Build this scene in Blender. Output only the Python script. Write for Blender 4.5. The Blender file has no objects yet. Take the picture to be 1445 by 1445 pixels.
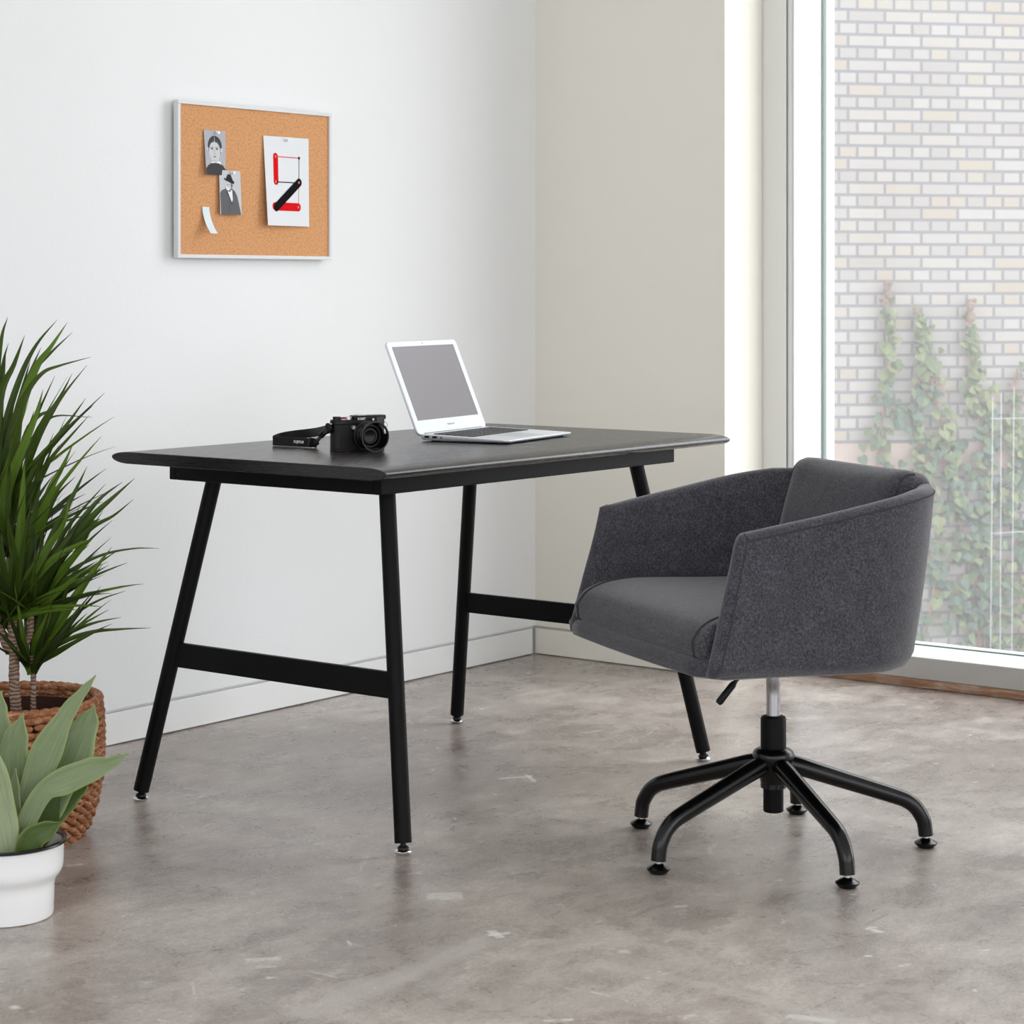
import bpy, bmesh, math, random
from math import sin, cos, pi, radians as RAD
from mathutils import Vector as V, Matrix, Euler
random.seed(7)
sc = bpy.context.scene
COL = sc.collection

# ---------------------------------------------------------------- camera
FPX, HZ, CX, TH, CAMH = 3150.0, 403.0, 722.5, RAD(37.57), 1.10
CF = V((cos(TH), sin(TH), 0)); CR = V((sin(TH), -cos(TH), 0))
CP = V((-5.324, -4.008, CAMH))
cd = bpy.data.cameras.new('view_camera'); cam = bpy.data.objects.new('view_camera', cd); COL.objects.link(cam)
cam.location = CP; cam.rotation_euler = (pi/2, 0, TH-pi/2)
cd.sensor_width = 36; cd.lens = FPX/1445*36; cd.shift_y = -(722.5-HZ)/1445
cd.clip_end = 200
cd.dof.use_dof = True; cd.dof.focus_distance = 4.75; cd.dof.aperture_fstop = (cd.lens/1000)/0.0068
sc.camera = cam
def ray(u, v): return CF + CR*((u-CX)/FPX) - V((0,0,1))*((v-HZ)/FPX)
def onz(u, v, z=0):
    r = ray(u, v); return CP + r*((z-CP.z)/r.z)
def atd(u, v, d): return CP + ray(u, v)*d

# ---------------------------------------------------------------- helpers
def link(name, me, mat=None, parent=None, smooth=False, mats=None):
    o = bpy.data.objects.new(name, me); COL.objects.link(o)
    for m in (mats or ([mat] if mat else [])): me.materials.append(m)
    if parent is not None: o.parent = parent
    if smooth:
        for p in me.polygons: p.use_smooth = True
        if smooth != 'all':
            try: me.set_sharp_from_angle(angle=RAD(40))
            except Exception: pass
    return o
def obj(name, bm, mat=None, parent=None, smooth=False, mats=None, bevel=0, seg=2, norm=True):
    if norm: bmesh.ops.recalc_face_normals(bm, faces=bm.faces)
    me = bpy.data.meshes.new(name); bm.to_mesh(me); bm.free()
    o = link(name, me, mat, parent, smooth, mats)
    if bevel:
        md = o.modifiers.new('Bevel', 'BEVEL'); md.width = bevel; md.segments = seg; md.limit_method = 'ANGLE'; md.angle_limit = RAD(35)
    return o
def thing(name, label, cat, loc=(0,0,0), rz=0, group=None):
    o = bpy.data.objects.new(name, None); COL.objects.link(o)
    o.location = loc; o.rotation_euler = (0,0,rz); o.empty_display_size = .05
    return tag(o, label, cat, group)
def tag(o, label, cat, group=None):
    o['label'] = label; o['category'] = cat
    if group: o['group'] = group
    return o
def struct(o): o['kind'] = 'structure'; return o
def BM(): return bmesh.new()
def box(bm, lo, hi, M=None, mi=0):
    x0,y0,z0 = lo; x1,y1,z1 = hi
    vs = [V(p) for p in ((x0,y0,z0),(x1,y0,z0),(x1,y1,z0),(x0,y1,z0),(x0,y0,z1),(x1,y0,z1),(x1,y1,z1),(x0,y1,z1))]
    if M is not None: vs = [M @ v for v in vs]
    b = [bm.verts.new(v) for v in vs]
    for f in ((0,3,2,1),(4,5,6,7),(0,1,5,4),(1,2,6,5),(2,3,7,6),(3,0,4,7)):
        fc = bm.faces.new([b[i] for i in f]); fc.material_index = mi
def lathe(bm, prof, n=48, M=None, mi=0, c=(0,0,0)):
    rings = []
    for r, z in prof:
        if r < 1e-6:
            p = V((c[0], c[1], c[2]+z)); rings.append([bm.verts.new(M @ p if M else p)])
        else:
            ring = []
            for i in range(n):
                a = 2*pi*i/n; p = V((c[0]+r*cos(a), c[1]+r*sin(a), c[2]+z))
                ring.append(bm.verts.new(M @ p if M else p))
            rings.append(ring)
    for A, B in zip(rings, rings[1:]):
        if len(A) == 1 and len(B) == 1: continue
        for i in range(n):
            j = (i+1) % n
            if len(A) == 1: f = bm.faces.new((A[0], B[i], B[j]))
            elif len(B) == 1: f = bm.faces.new((A[i], B[0], A[j]))
            else: f = bm.faces.new((A[i], A[j], B[j], B[i]))
            f.material_index = mi
def tube(bm, pts, rad, n=12, cap=True, mi=0, flat=1.0, up=None):
    pts = [V(p) for p in pts]; N = len(pts)
    if not hasattr(rad, '__len__'): rad = [rad]*N
    T = [(pts[min(i+1,N-1)]-pts[max(i-1,0)]).normalized() for i in range(N)]
    u = V(up) if up else (V((0,0,1)) if abs(T[0].z) < .9 else V((1,0,0)))
    prev = None; rings = []
    for i in range(N):
        t = T[i]
        a = (u - t*u.dot(t))
        if a.length < 1e-5: a = V((1,0,0)) - t*t.x
        a.normalize(); b = t.cross(a); u = a
        ring = [bm.verts.new(pts[i] + (a*cos(2*pi*k/n) + b*sin(2*pi*k/n)*flat)*rad[i]) for k in range(n)]
        rings.append(ring)
    for A, B in zip(rings, rings[1:]):
        for k in range(n):
            f = bm.faces.new((A[k], A[(k+1)%n], B[(k+1)%n], B[k])); f.material_index = mi
    if cap:
        for r in (rings[0], rings[-1]):
            f = bm.faces.new(r); f.material_index = mi
    return rings
def loft(bm, loops, closed=True, cap=True, mi=0):
    R = [[bm.verts.new(p) for p in L] for L in loops]
    n = len(R[0])
    for A, B in zip(R, R[1:]):
        for k in range(n if closed else n-1):
            f = bm.faces.new((A[k], A[(k+1)%n], B[(k+1)%n], B[k])); f.material_index = mi
    if cap:
        bm.faces.new(R[0]); bm.faces.new(list(reversed(R[-1])))
    return R
def poly(bm, pts, mi=0):
    f = bm.faces.new([bm.verts.new(p) for p in pts]); f.material_index = mi; return f
def prism(bm, pts2, z0, z1, M=None, mi=0):
    a = [V((x,y,z0)) for x,y in pts2]; b = [V((x,y,z1)) for x,y in pts2]
    if M: a = [M@p for p in a]; b = [M@p for p in b]
    loft(bm, [a, b], mi=mi)
def rrect(w, h, r, n=6, cx=0, cy=0):
    out = []
    for sx, sy, a0 in ((1,1,0),(-1,1,90),(-1,-1,180),(1,-1,270)):
        for k in range(n+1):
            a = RAD(a0+90*k/n); out.append((cx+sx*(w/2-r)+r*cos(a), cy+sy*(h/2-r)+r*sin(a)))
    return out
def catmull(P, n=6):
    P = [V(p) for p in P]; P = [P[0]*2-P[1]] + P + [P[-1]*2-P[-2]]; out = []
    for i in range(1, len(P)-2):
        for k in range(n):
            t = k/n; p0,p1,p2,p3 = P[i-1:i+3]
            out.append(.5*((2*p1)+(p2-p0)*t+(2*p0-5*p1+4*p2-p3)*t*t+(3*p1-p0-3*p2+p3)*t**3))
    out.append(P[-2]); return out
def cushion(name, sx, sy, sz, r, mat, parent, M=None, crown=0.0, puff=0.0, n=14, bend=0.0):
    # soft rounded block built on a fine grid
    bm = BM(); bmesh.ops.create_cube(bm, size=2)
    bmesh.ops.subdivide_edges(bm, edges=bm.edges[:], cuts=n, use_grid_fill=True)
    for v in bm.verts:
        p = v.co.copy()
        q = V((p.x*sx/2, p.y*sy/2, p.z*sz/2))
        core = V((max(-sx/2+r, min(sx/2-r, q.x)), max(-sy/2+r, min(sy/2-r, q.y)), max(-sz/2+min(r,sz/2), min(sz/2-min(r,sz/2), q.z))))
        d = q-core
        if d.length > 1e-6:
            m = max(abs(d.x), abs(d.y), abs(d.z)); d = d.normalized()*min(r, m) if d.length > 0 else d
        q = core+d
        u, w = q.x/(sx/2), q.y/(sy/2)
        k = (1-abs(u)**3)*(1-abs(w)**3)
        q.z += (crown*k if q.z > 0 else 0)
        q.x += puff*(1-w*w)*(1-abs(p.z)**2)*(1 if q.x > 0 else 0)*max(0, u)
        q.x += bend*q.y*q.y; v.co = M @ q if M else q
    return obj(name, bm, mat, parent, smooth='all')

# ---------------------------------------------------------------- materials
def lin(c):
    f = lambda x: x/12.92 if x <= .04045 else ((x+.055)/1.055)**2.4
    return (f(c[0]/255), f(c[1]/255), f(c[2]/255), 1)
class NT:
    def __init__(s, name):
        s.m = bpy.data.materials.new(name); s.m.use_nodes = True; s.t = s.m.node_tree
        s.t.nodes.clear(); s.out = s.n('ShaderNodeOutputMaterial')
    def n(s, typ, **kw):
        nd = s.t.nodes.new(typ)
        for k, v in kw.items(): setattr(nd, k, v)
        return nd
    def l(s, a, b): s.t.links.new(a, b)
    def put(s, sock, val):
        if isinstance(val, bpy.types.NodeSocket): s.l(val, sock)
        elif val is not None: sock.default_value = val
    def math(s, op, a, b=None, c=None, clamp=False):
        nd = s.n('ShaderNodeMath', operation=op); nd.use_clamp = clamp
        s.put(nd.inputs[0], a)
        if b is not None: s.put(nd.inputs[1], b)
        if c is not None: s.put(nd.inputs[2], c)
        return nd.outputs[0]
    def coord(s, which='Object'):
        return s.n('ShaderNodeTexCoord').outputs[which]
    def mapv(s, vec, scale=(1,1,1), loc=(0,0,0), rot=(0,0,0)):
        m = s.n('ShaderNodeMapping'); s.l(vec, m.inputs[0])
        m.inputs['Scale'].default_value = scale; m.inputs['Location'].default_value = loc; m.inputs['Rotation'].default_value = rot
        return m.outputs[0]
    def noise(s, vec, scale=5, detail=4, rough=.55, dist=0):
        nd = s.n('ShaderNodeTexNoise'); s.l(vec, nd.inputs['Vector'])
        nd.inputs['Scale'].default_value = scale; nd.inputs['Detail'].default_value = detail
        nd.inputs['Roughness'].default_value = rough; nd.inputs['Distortion'].default_value = dist
        return nd.outputs['Fac']
    def ramp(s, fac, stops, interp='LINEAR'):
        r = s.n('ShaderNodeValToRGB'); r.color_ramp.interpolation = interp; s.l(fac, r.inputs[0])
        e = r.color_ramp.elements
        while len(e) < len(stops): e.new(.5)
        for el, (p, c) in zip(e, stops):
            el.position = p; el.color = c if len(c) == 4 else (*c, 1)
        return r.outputs[0]
    def rng(s, v, a, b, c=0, d=1):
        m = s.n('ShaderNodeMapRange'); s.l(v, m.inputs[0])
        for i, x in enumerate((a,b,c,d)): m.inputs[i+1].default_value = x
        return m.outputs[0]
    def mix(s, fac, a, b, mode='MIX'):
        m = s.n('ShaderNodeMix', data_type='RGBA', blend_type=mode)
        s.put(m.inputs[0], fac); s.put(m.inputs[6], a); s.put(m.inputs[7], b)
        return m.outputs[2]
    def bsdf(s, color, rough=.5, metal=0, spec=.5, bump=None, bstr=.3, bdist=.001, **kw):
        b = s.n('ShaderNodeBsdfPrincipled')
        s.put(b.inputs['Base Color'], color); s.put(b.inputs['Roughness'], rough); s.put(b.inputs['Metallic'], metal)
        s.put(b.inputs['Specular IOR Level'], spec)
        for k, v in kw.items(): s.put(b.inputs[k], v)
        if bump is not None:
            bn = s.n('ShaderNodeBump'); bn.inputs['Strength'].default_value = bstr; bn.inputs['Distance'].default_value = bdist
            s.l(bump, bn.inputs['Height']); s.l(bn.outputs[0], b.inputs['Normal'])
        s.l(b.outputs[0], s.out.inputs[0]); return b
def simple(name, rgb, rough=.5, metal=0, spec=.35, nscale=0, nvar=.06, **kw):
    t = NT(name); c = lin(rgb)
    if nscale:
        f = t.noise(t.coord(), nscale, 4)
        c = t.ramp(f, [(.3, tuple(x*(1-nvar) for x in c[:3])), (.7, tuple(min(1,x*(1+nvar)) for x in c[:3]))])
    t.bsdf(c, rough, metal, spec, **kw); return t.m

def wall_mat(name, rgb):
    t = NT(name); co = t.coord()
    n1 = t.noise(co, 1.3, 5); n2 = t.noise(co, 90, 3)
    c = lin(rgb)
    col = t.ramp(n1, [(.3, tuple(x*.975 for x in c[:3])), (.7, c[:3])])
    h = t.math('ADD', t.math('MULTIPLY', n1, 3), n2)
    t.bsdf(col, .55, 0, .3, bump=h, bstr=.25, bdist=.0015); return t.m
M_wall = wall_mat('white_painted_plaster', (234, 235, 236))
M_wallB = wall_mat('cream_painted_plaster', (237, 234, 224))
M_ceil = simple('ceiling_paint', (240, 240, 238), .8)
M_trim = simple('white_trim_paint', (232, 233, 232), .45, nscale=6, nvar=.02)
M_frame = simple('white_window_frame', (214, 216, 217), .4, nscale=3, nvar=.01)
M_grey_frame = simple('grey_frame_profile', (228, 228, 224), .4)
M_gasket = simple('green_glass_edge', (38, 84, 74), .3)
M_sillface = simple('grey_sill_face', (178, 176, 172), .6, nscale=9, nvar=.05)

def floor_material():
    t = NT('worn_concrete'); co = t.coord()
    big = t.noise(co, 1.1, 6, .6, .6)
    mid = t.noise(co, 5.5, 8, .68, .4)
    st = t.noise(t.mapv(co, (1, 2.6, 1), rot=(0,0,RAD(-52))), 9, 7, .7, .3)
    fine = t.noise(co, 75, 8, .85)
    grain = t.noise(co, 190, 5, .8)
    f = t.math('ADD', t.math('MULTIPLY', big, .42), t.math('ADD', t.math('MULTIPLY', mid, .38), t.math('MULTIPLY', st, .20)))
    base = t.ramp(f, [(.37, lin((122,110,103))[:3]), (.46, lin((154,143,136))[:3]), (.53, lin((184,174,166))[:3]), (.62, lin((214,206,198))[:3])])
    warm = t.noise(co, 2.3, 4, .6)
    base = t.mix(t.rng(warm, .55, .72, 0, .35), base, lin((160,146,128)))
    base = t.mix(t.rng(fine, .42, .62, 0, .75), base, t.mix(1, base, (.66,.64,.63,1), 'MULTIPLY'))
    base = t.mix(t.rng(grain, .54, .68, 0, .6), base, lin((222,216,210)))
    base = t.mix(t.rng(grain, .46, .34, 0, .55), base, lin((92,84,79)))
    # whitish scuffed patches
    sp = t.noise(t.mapv(co, (1, 2.0, 1), rot=(0,0,RAD(-45))), 7.5, 9, .78, 1.2)
    base = t.mix(t.rng(sp, .60, .66, 0, .55), base, lin((214,210,206)))
    sp2 = t.noise(co, 21, 6, .7, .5)
    base = t.mix(t.rng(sp2, .655, .69, 0, .8), base, lin((226,223,220)))
    # thin dark scratches
    wv = t.noise(t.mapv(co, (1, 34, 1), rot=(0,0,RAD(31))), 3.0, 3, .5, .8)
    base = t.mix(t.rng(wv, .69, .73, 0, .4), base, lin((96,90,86)))
    wv2 = t.noise(t.mapv(co, (30, 1, 1), rot=(0,0,RAD(-20))), 3.3, 3, .5, .8)
    base = t.mix(t.rng(wv2, .71, .75, 0, .5), base, lin((208,204,200)))
    sep = t.n('ShaderNodeSeparateXYZ'); t.l(co, sep.inputs[0])
    edge = t.noise(co, 60, 5, .7)
    def mark(p, q, w, col, amt, soft=.004, rag=.5):
        nonlocal base
        a, b = onz(*p), onz(*q); c = (a+b)/2; L = (b-a).length/2; ang = math.atan2((b-a).y, (b-a).x)
        dx = t.math('SUBTRACT', sep.outputs[0], c.x); dy = t.math('SUBTRACT', sep.outputs[1], c.y)
        lx = t.math('ABSOLUTE', t.math('ADD', t.math('MULTIPLY', dx, cos(ang)), t.math('MULTIPLY', dy, sin(ang))))
        ly = t.math('ABSOLUTE', t.math('SUBTRACT', t.math('MULTIPLY', dy, cos(ang)), t.math('MULTIPLY', dx, sin(ang))))
        d = t.math('MAXIMUM', t.math('SUBTRACT', lx, L), t.math('SUBTRACT', ly, w))
        m = t.rng(d, 0, -soft, 0, 1)
        m = t.math('MULTIPLY', m, t.rng(edge, .35, .5+.1*rag, 1-rag, 1))
        m = t.math('MULTIPLY', m, amt)
        base = t.mix(m, base, lin(col))
    W = (232,229,226); P = (196,190,184)
    mark((415,1437),(700,1322),.035,P,.5,.02,.3)
    mark((835,1357),(1010,1395),.022,P,.6,.01,.3); mark((1010,1395),(1230,1450),.020,P,.55,.01,.3)
    mark((560,1375),(720,1425),.03,P,.35,.02,.4)
    mark((600,1265),(655,1264),.026,W,.55,.006,.6)
    mark((687,1320),(722,1316),.008,W,.9); mark((692,1313),(708,1324),.010,W,.9)
    mark((703,1099),(740,1096),.006,W,.9); mark((742,1093),(755,1103),.007,W,.9); mark((735,1098),(752,1094),.005,W,.9)
    mark((345,1356),(398,1352),.012,W,.55,.004,.9); mark((360,1364),(392,1364),.006,W,.5,.003,.9)
    mark((435,1370),(478,1380),.0035,W,.8); mark((430,1376),(455,1383),.003,W,.6); mark((272,1385),(274,1404),.003,W,.6)
    mark((480,1384),(530,1374),.007,(96,140,128),.5,.005,1)
    mark((12,1423),(30,1420),.012,W,.9,.01,.7); mark((868,1343),(892,1342),.014,W,.8,.01,.9)
    mark((1218,1349),(1232,1349),.006,W,.9); mark((950,1280),(972,1278),.007,W,.7,.004,.9)
    mark((1088,1243),(1106,1241),.010,W,.6,.006,.8); mark((92,1222),(118,1219),.008,W,.6,.004,.9)
    mark((832,1399),(862,1406),.005,W,.7); mark((1110,1432),(1180,1443),.012,W,.6,.004,.6)
    mark((765,1441),(812,1438),.008,W,.8,.006,.9); mark((960,1437),(985,1432),.010,W,.8,.008,.9)
    mark((300,1342),(410,1322),.0016,(86,78,74),.7,.001); mark((245,1350),(285,1342),.002,(86,78,74),.7,.001)
    mark((120,1297),(130,1296),.014,(140,118,88),.5,.012,.6); mark((700,1030),(712,1031),.018,(168,132,92),.6,.016,.6)
    mark((815,1035),(850,1030),.006,W,.5,.004,.9)
    mark((790,1232),(845,1238),.022,(112,98,82),.5,.02,1); mark((820,1225),(900,1228),.03,(110,100,90),.4,.02,1)
    rough = t.rng(mid, .35, .7, .22, .42)
    h = t.math('ADD', t.math('MULTIPLY', fine, .5), mid)
    t.bsdf(base, rough, 0, .5, bump=h, bstr=.25, bdist=.002)
    return t.m
M_floor = floor_material()

def blackwood(end=False):
    t = NT('black_stained_oak'); co = t.coord()
    if end: co = t.mapv(co, (1,1,1), rot=(0,0,pi/2))
    g = t.noise(t.mapv(co, (1.2, 30, 30)), 4, 6, .65, .6)
    g2 = t.noise(t.mapv(co, (6, 160, 160)), 3, 3, .6)
    col = t.ramp(g, [(.3, lin((24,22,23))[:3]), (.7, lin((42,39,39))[:3])]) if not end else t.ramp(g, [(.3, lin((15,14,16))[:3]), (.7, lin((24,22,23))[:3])])
    h = t.math('ADD', g, g2)
    t.bsdf(col, t.rng(g2, .3, .7, .22, .33), 0, .45, bump=h, bstr=.05, bdist=.001); return t.m
M_wood = blackwood(); M_wood_end = blackwood(True)
M_steel = simple('black_powder_coated_steel', (6,6,7), .5, 0, .14, nscale=300, nvar=.2)
M_gloss = simple('gloss_black_steel', (6,6,7), .22, 0, .4)
M_chrome = simple('polished_chrome', (215,217,220), .12, 1)
M_brushed = simple('brushed_steel', (190,192,198), .25, 1)
M_rubber = simple('black_rubber', (14,14,14), .55)

def fabric():
    t = NT('charcoal_tweed'); co = t.coord()
    a = t.noise(co, 250, 5, .8); b = t.noise(t.mapv(co, (1,1,.35)), 600, 2, .6); c = t.noise(co, 30, 4, .6)
    f = t.math('ADD', t.math('MULTIPLY', a, .6), t.math('ADD', t.math('MULTIPLY', b, .3), t.math('MULTIPLY', c, .10)))
    col = t.ramp(f, [(.36, lin((36,36,40))[:3]), (.47, lin((60,59,65))[:3]), (.55, lin((80,79,86))[:3]), (.66, lin((114,113,121))[:3])])
    t.bsdf(col, .95, 0, .12, bump=a, bstr=.5, bdist=.0012, **{'Sheen Weight': .35, 'Sheen Roughness': .45}); return t.m
M_fab = fabric()
M_seam = simple('seam_thread', (56,56,60), .9, nscale=800, nvar=.3)

# =============================================================== THE ROOM
# corner of the two walls is the origin; left wall on y=0, right wall on x=0
CEIL = 3.3; XW = -8.2; YW = -8.0
bm = BM(); box(bm, (XW-.2, YW-.2, -.12), (.46, .16, 0)); struct(obj('floor', bm, M_floor))
bm = BM(); box(bm, (XW-.2, YW-.2, CEIL), (.46, .16, CEIL+.12)); struct(obj('ceiling', bm, M_ceil))
bm = BM(); box(bm, (XW-.2, 0, .086), (0.3, .15, CEIL)); box(bm, (XW-.2, .014, 0), (.3, .15, .086)); struct(obj('wall_left', bm, M_wall))
bm = BM(); box(bm, (0, -.665, .086), (.44, 0, CEIL)); box(bm, (.014, -.651, 0), (.44, .014, .086)); struct(obj('wall_right', bm, M_wallB))
bm = BM(); box(bm, (XW, .001, .003), (-.012, .0139, .078)); struct(obj('baseboard_left', bm, M_trim, bevel=.0015))
bm = BM(); box(bm, (.001, -.664, .003), (.0139, .0005, .078)); box(bm, (.0139, -.664, .003), (.195, -.6511, .078)); struct(obj('baseboard_right', bm, M_wallB, bevel=.0015))
# far side of the long window, the walls behind the camera
WY1 = -6.4
bm = BM(); box(bm, (0, YW-.2, 0), (.44, WY1, CEIL)); struct(obj('wall_right', bm, M_wallB))
bm = BM(); box(bm, (XW-.2, YW-.2, 0), (XW, -7.3, CEIL)); box(bm, (XW-.2, -1.2, 0), (XW, 0, CEIL)); box(bm, (XW-.2, -7.3, 0), (XW, -1.2, .4)); box(bm, (XW-.2, -7.3, 3.1), (XW, -1.2, CEIL))  # unseen rear opening, added to brighten the right wall and the corner
struct(obj('wall_rear', bm, M_wall))
# front wall (behind the camera, right) with an unseen opening added for fill light
bm = BM(); box(bm, (XW, YW-.2, 0), (-7.8, YW, CEIL)); box(bm, (-.5, YW-.2, 0), (0, YW, CEIL)); box(bm, (-7.8, YW-.2, 0), (-.5, YW, .3)); box(bm, (-7.8, YW-.2, 3.15), (-.5, YW, CEIL))
struct(obj('wall_front', bm, M_wall))
# window in the right wall
WIN = struct(bpy.data.objects.new('window_1', None)); COL.objects.link(WIN)
GX = .378; WTOP = 3.1
bm = BM()
box(bm, (.202, -.742, .083), (.255, -.6655, WTOP)); box(bm, (.210, -.757, .083), (GX+.04, -.742, WTOP))
obj('window_frame', bm, M_grey_frame, WIN, bevel=.002)
bm = BM()
box(bm, (.2065, -.7450, .083), (.2095, -.7424, WTOP)); obj('frame_groove', bm, simple('grey_groove', (128,140,142), .5), WIN)
bm = BM()
box(bm, (.2125, -.764, .083), (GX-.012, -.7571, WTOP)); box(bm, (GX+.016, -.7675, .083), (GX+.06, -.7571, WTOP)); obj('window_jamb', bm, M_frame, WIN, bevel=.001)
def mull(y):
    bm = BM(); box(bm, (.205, y-.05, .083), (GX-.002, y+.05, WTOP)); box(bm, (GX+.012, y-.05, .083), (GX+.06, y+.05, WTOP)); obj('mullion', bm, M_frame, WIN, bevel=.003)
for y in (-2.75, -4.6): mull(y)
bm = BM(); box(bm, (.205, WY1, .083), (GX+.05, WY1+.07, WTOP)); obj('window_frame', bm, M_frame, WIN, bevel=.003)
bm = BM(); box(bm, (.0, WY1, WTOP), (.44, -.665, CEIL)); obj('window_head', bm, M_frame, WIN)
bm = BM(); box(bm, (.19, WY1, .0255), (.2, -.6655, .083)); obj('sill_face', bm, M_sillface, WIN, bevel=.001)
bm = BM(); box(bm, (.191, WY1, .083), (GX-.004, -.764, .0845)); box(bm, (.2, WY1, .0), (GX+.07, -.6655, .083)); obj('window_sill', bm, M_frame, WIN, bevel=.0008)
def glass_mat():
    t = NT('hazy_window_glass'); co = t.coord()
    tr = t.n('ShaderNodeBsdfTransparent'); tr.inputs[0].default_value = (.96,.97,.965,1)
    gl = t.n('ShaderNodeBsdfGlossy'); gl.inputs['Roughness'].default_value = .02
    lw = t.n('ShaderNodeFresnel'); lw.inputs[0].default_value = 1.45
    m1 = t.n('ShaderNodeMixShader'); t.l(lw.outputs[0], m1.inputs[0]); t.l(tr.outputs[0], m1.inputs[1]); t.l(gl.outputs[0], m1.inputs[2])
    df = t.n('ShaderNodeBsdfTranslucent'); df.inputs[0].default_value = (.88,.88,.885,1)  # white translucent share mixed in to haze the view outside
    n = t.noise(t.mapv(co, (1,1,.4)), 2.2, 5)
    m2 = t.n('ShaderNodeMixShader'); t.l(t.rng(n, .3, .7, .09, .13), m2.inputs[0]); t.l(m1.outputs[0], m2.inputs[1]); t.l(df.outputs[0], m2.inputs[2])
    t.l(m2.outputs[0], t.out.inputs[0]); return t.m
M_glass = glass_mat()
for y0, y1 in ((-2.70, -.7575), (-4.55, -2.80), (WY1+.07, -4.65)):
    bm = BM(); poly(bm, [(GX,y0,.084),(GX,y1,.084),(GX,y1,WTOP),(GX,y0,WTOP)])
    obj('window_pane', bm, M_glass, WIN)
bm = BM(); box(bm, (GX-.004, -.7650, .0846), (GX+.010, -.7641, WTOP)); box(bm, (GX-.004, WY1, .0846), (GX+.010, -.7641, .0866))
obj('glazing_gasket', bm, M_gasket, WIN)
# aged wood strip at the foot of the sill
def oldwood():
    t = NT('weathered_wood_strip'); co = t.coord()
    n = t.noise(t.mapv(co, (8,1,8)), 9, 6, .7, .5); n2 = t.noise(co, 12, 4)
    c = t.ramp(n, [(.3, lin((118,84,62))[:3]), (.55, lin((158,122,96))[:3]), (.72, lin((196,178,160))[:3])])
    t.bsdf(t.mix(t.rng(n2,.5,.75,0,.5), c, lin((190,180,168))), .7, 0, .3, bump=n, bstr=.3); return t.m
bm = BM(); box(bm, (.1875, WY1, .002), (.1899, -.666, .0250)); struct(obj('trim_1', bm, oldwood()))

# =============================================================== OUTSIDE
BA = RAD(10.4)
bdir = (CR*cos(BA) + CF*sin(BA)); bnor = V((bdir.y, -bdir.x, 0)); 
if bnor.dot(CF) > 0: bnor = -bnor          # faces the camera side
bang = math.atan2(bdir.y, bdir.x)
BO = atd(1300, HZ, 12.0)
def onbrick(u, v, off=0.0):
    r = ray(u, v); o = BO + bnor*off; t = (o-CP).dot(bnor)/r.dot(bnor); return CP + r*t
def brick_mat():
    t = NT('cream_brick'); co = t.coord()
    mp = t.mapv(co, (1,1,1), rot=(pi/2,0,0))
    b = t.n('ShaderNodeTexBrick'); t.l(mp, b.inputs['Vector'])
    b.offset = .5; b.offset_frequency = 2; b.squash = .5; b.squash_frequency = 2
    b.inputs['Color1'].default_value = (0,0,0,1); b.inputs['Color2'].default_value = (1,1,1,1); b.inputs['Mortar'].default_value = (.5,.5,.5,1)
    b.inputs['Scale'].default_value = 1; b.inputs['Mortar Size'].default_value = .0095; b.inputs['Mortar Smooth'].default_value = .4
    b.inputs['Bias'].default_value = 0; b.inputs['Brick Width'].default_value = .206; b.inputs['Row Height'].default_value = .066
    c = t.ramp(b.outputs['Color'], [(.0, lin((160,157,156))[:3]), (.35, lin((151,147,144))[:3]), (.6, lin((163,160,159))[:3]), (.84, lin((160,155,149))[:3]), (.92, lin((158,149,138))[:3]), (1, lin((162,157,148))[:3])])
    n = t.noise(co, 14, 4); c = t.mix(t.rng(n, .5, .8, 0, .3), c, lin((156,144,130)))
    c = t.mix(b.outputs['Fac'], c, lin((125,124,128)))
    t.bsdf(c, .8, 0, .2, bump=t.math('SUBTRACT', 1, b.outputs['Fac']), bstr=.5, bdist=.006); return t.m
BW = thing('brick_building', 'cream brick building wall across the yard seen through the window glass', 'building', BO - V((0,0,CAMH)), bang)
def bl(bm, x0, x1, z0, z1, d0, d1):   # box in building frame; d towards the viewer
    s = 1 if (Matrix.Rotation(bang,3,'Z') @ V((0,1,0))).dot(bnor) > 0 else -1
    ya, yb = sorted((s*d0, s*d1)); box(bm, (x0, ya, z0), (x1, yb, z1))
bm = BM(); bl(bm, -4, 12, .255, 5.2, -.3, 0); obj('brick_wall', bm, brick_mat(), BW)
bm = BM(); bl(bm, -4, 12, -1.3, .115, -.3, 0); obj('brick_wall', bm, brick_mat(), BW)
bm = BM(); bl(bm, -4, 12, .115, .255, -.3, .012); obj('stone_band', bm, simple('pink_stone', (166,150,144), .8, nscale=6, nvar=.06), BW)
bm = BM(); bl(bm, -4.1, 12.1, 5.2, 5.35, -.4, .08); obj('coping', bm, simple('coping_stone', (200,198,194), .8), BW)
bm = BM(); box(bm, (.6, -16, -1.4), (16, 10, -1.3))
tag(obj('yard_ground', bm, simple('pale_gravel', (190,188,182), .9, nscale=30, nvar=.2)), 'pale gravel yard between the window and the brick building', 'ground')
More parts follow.
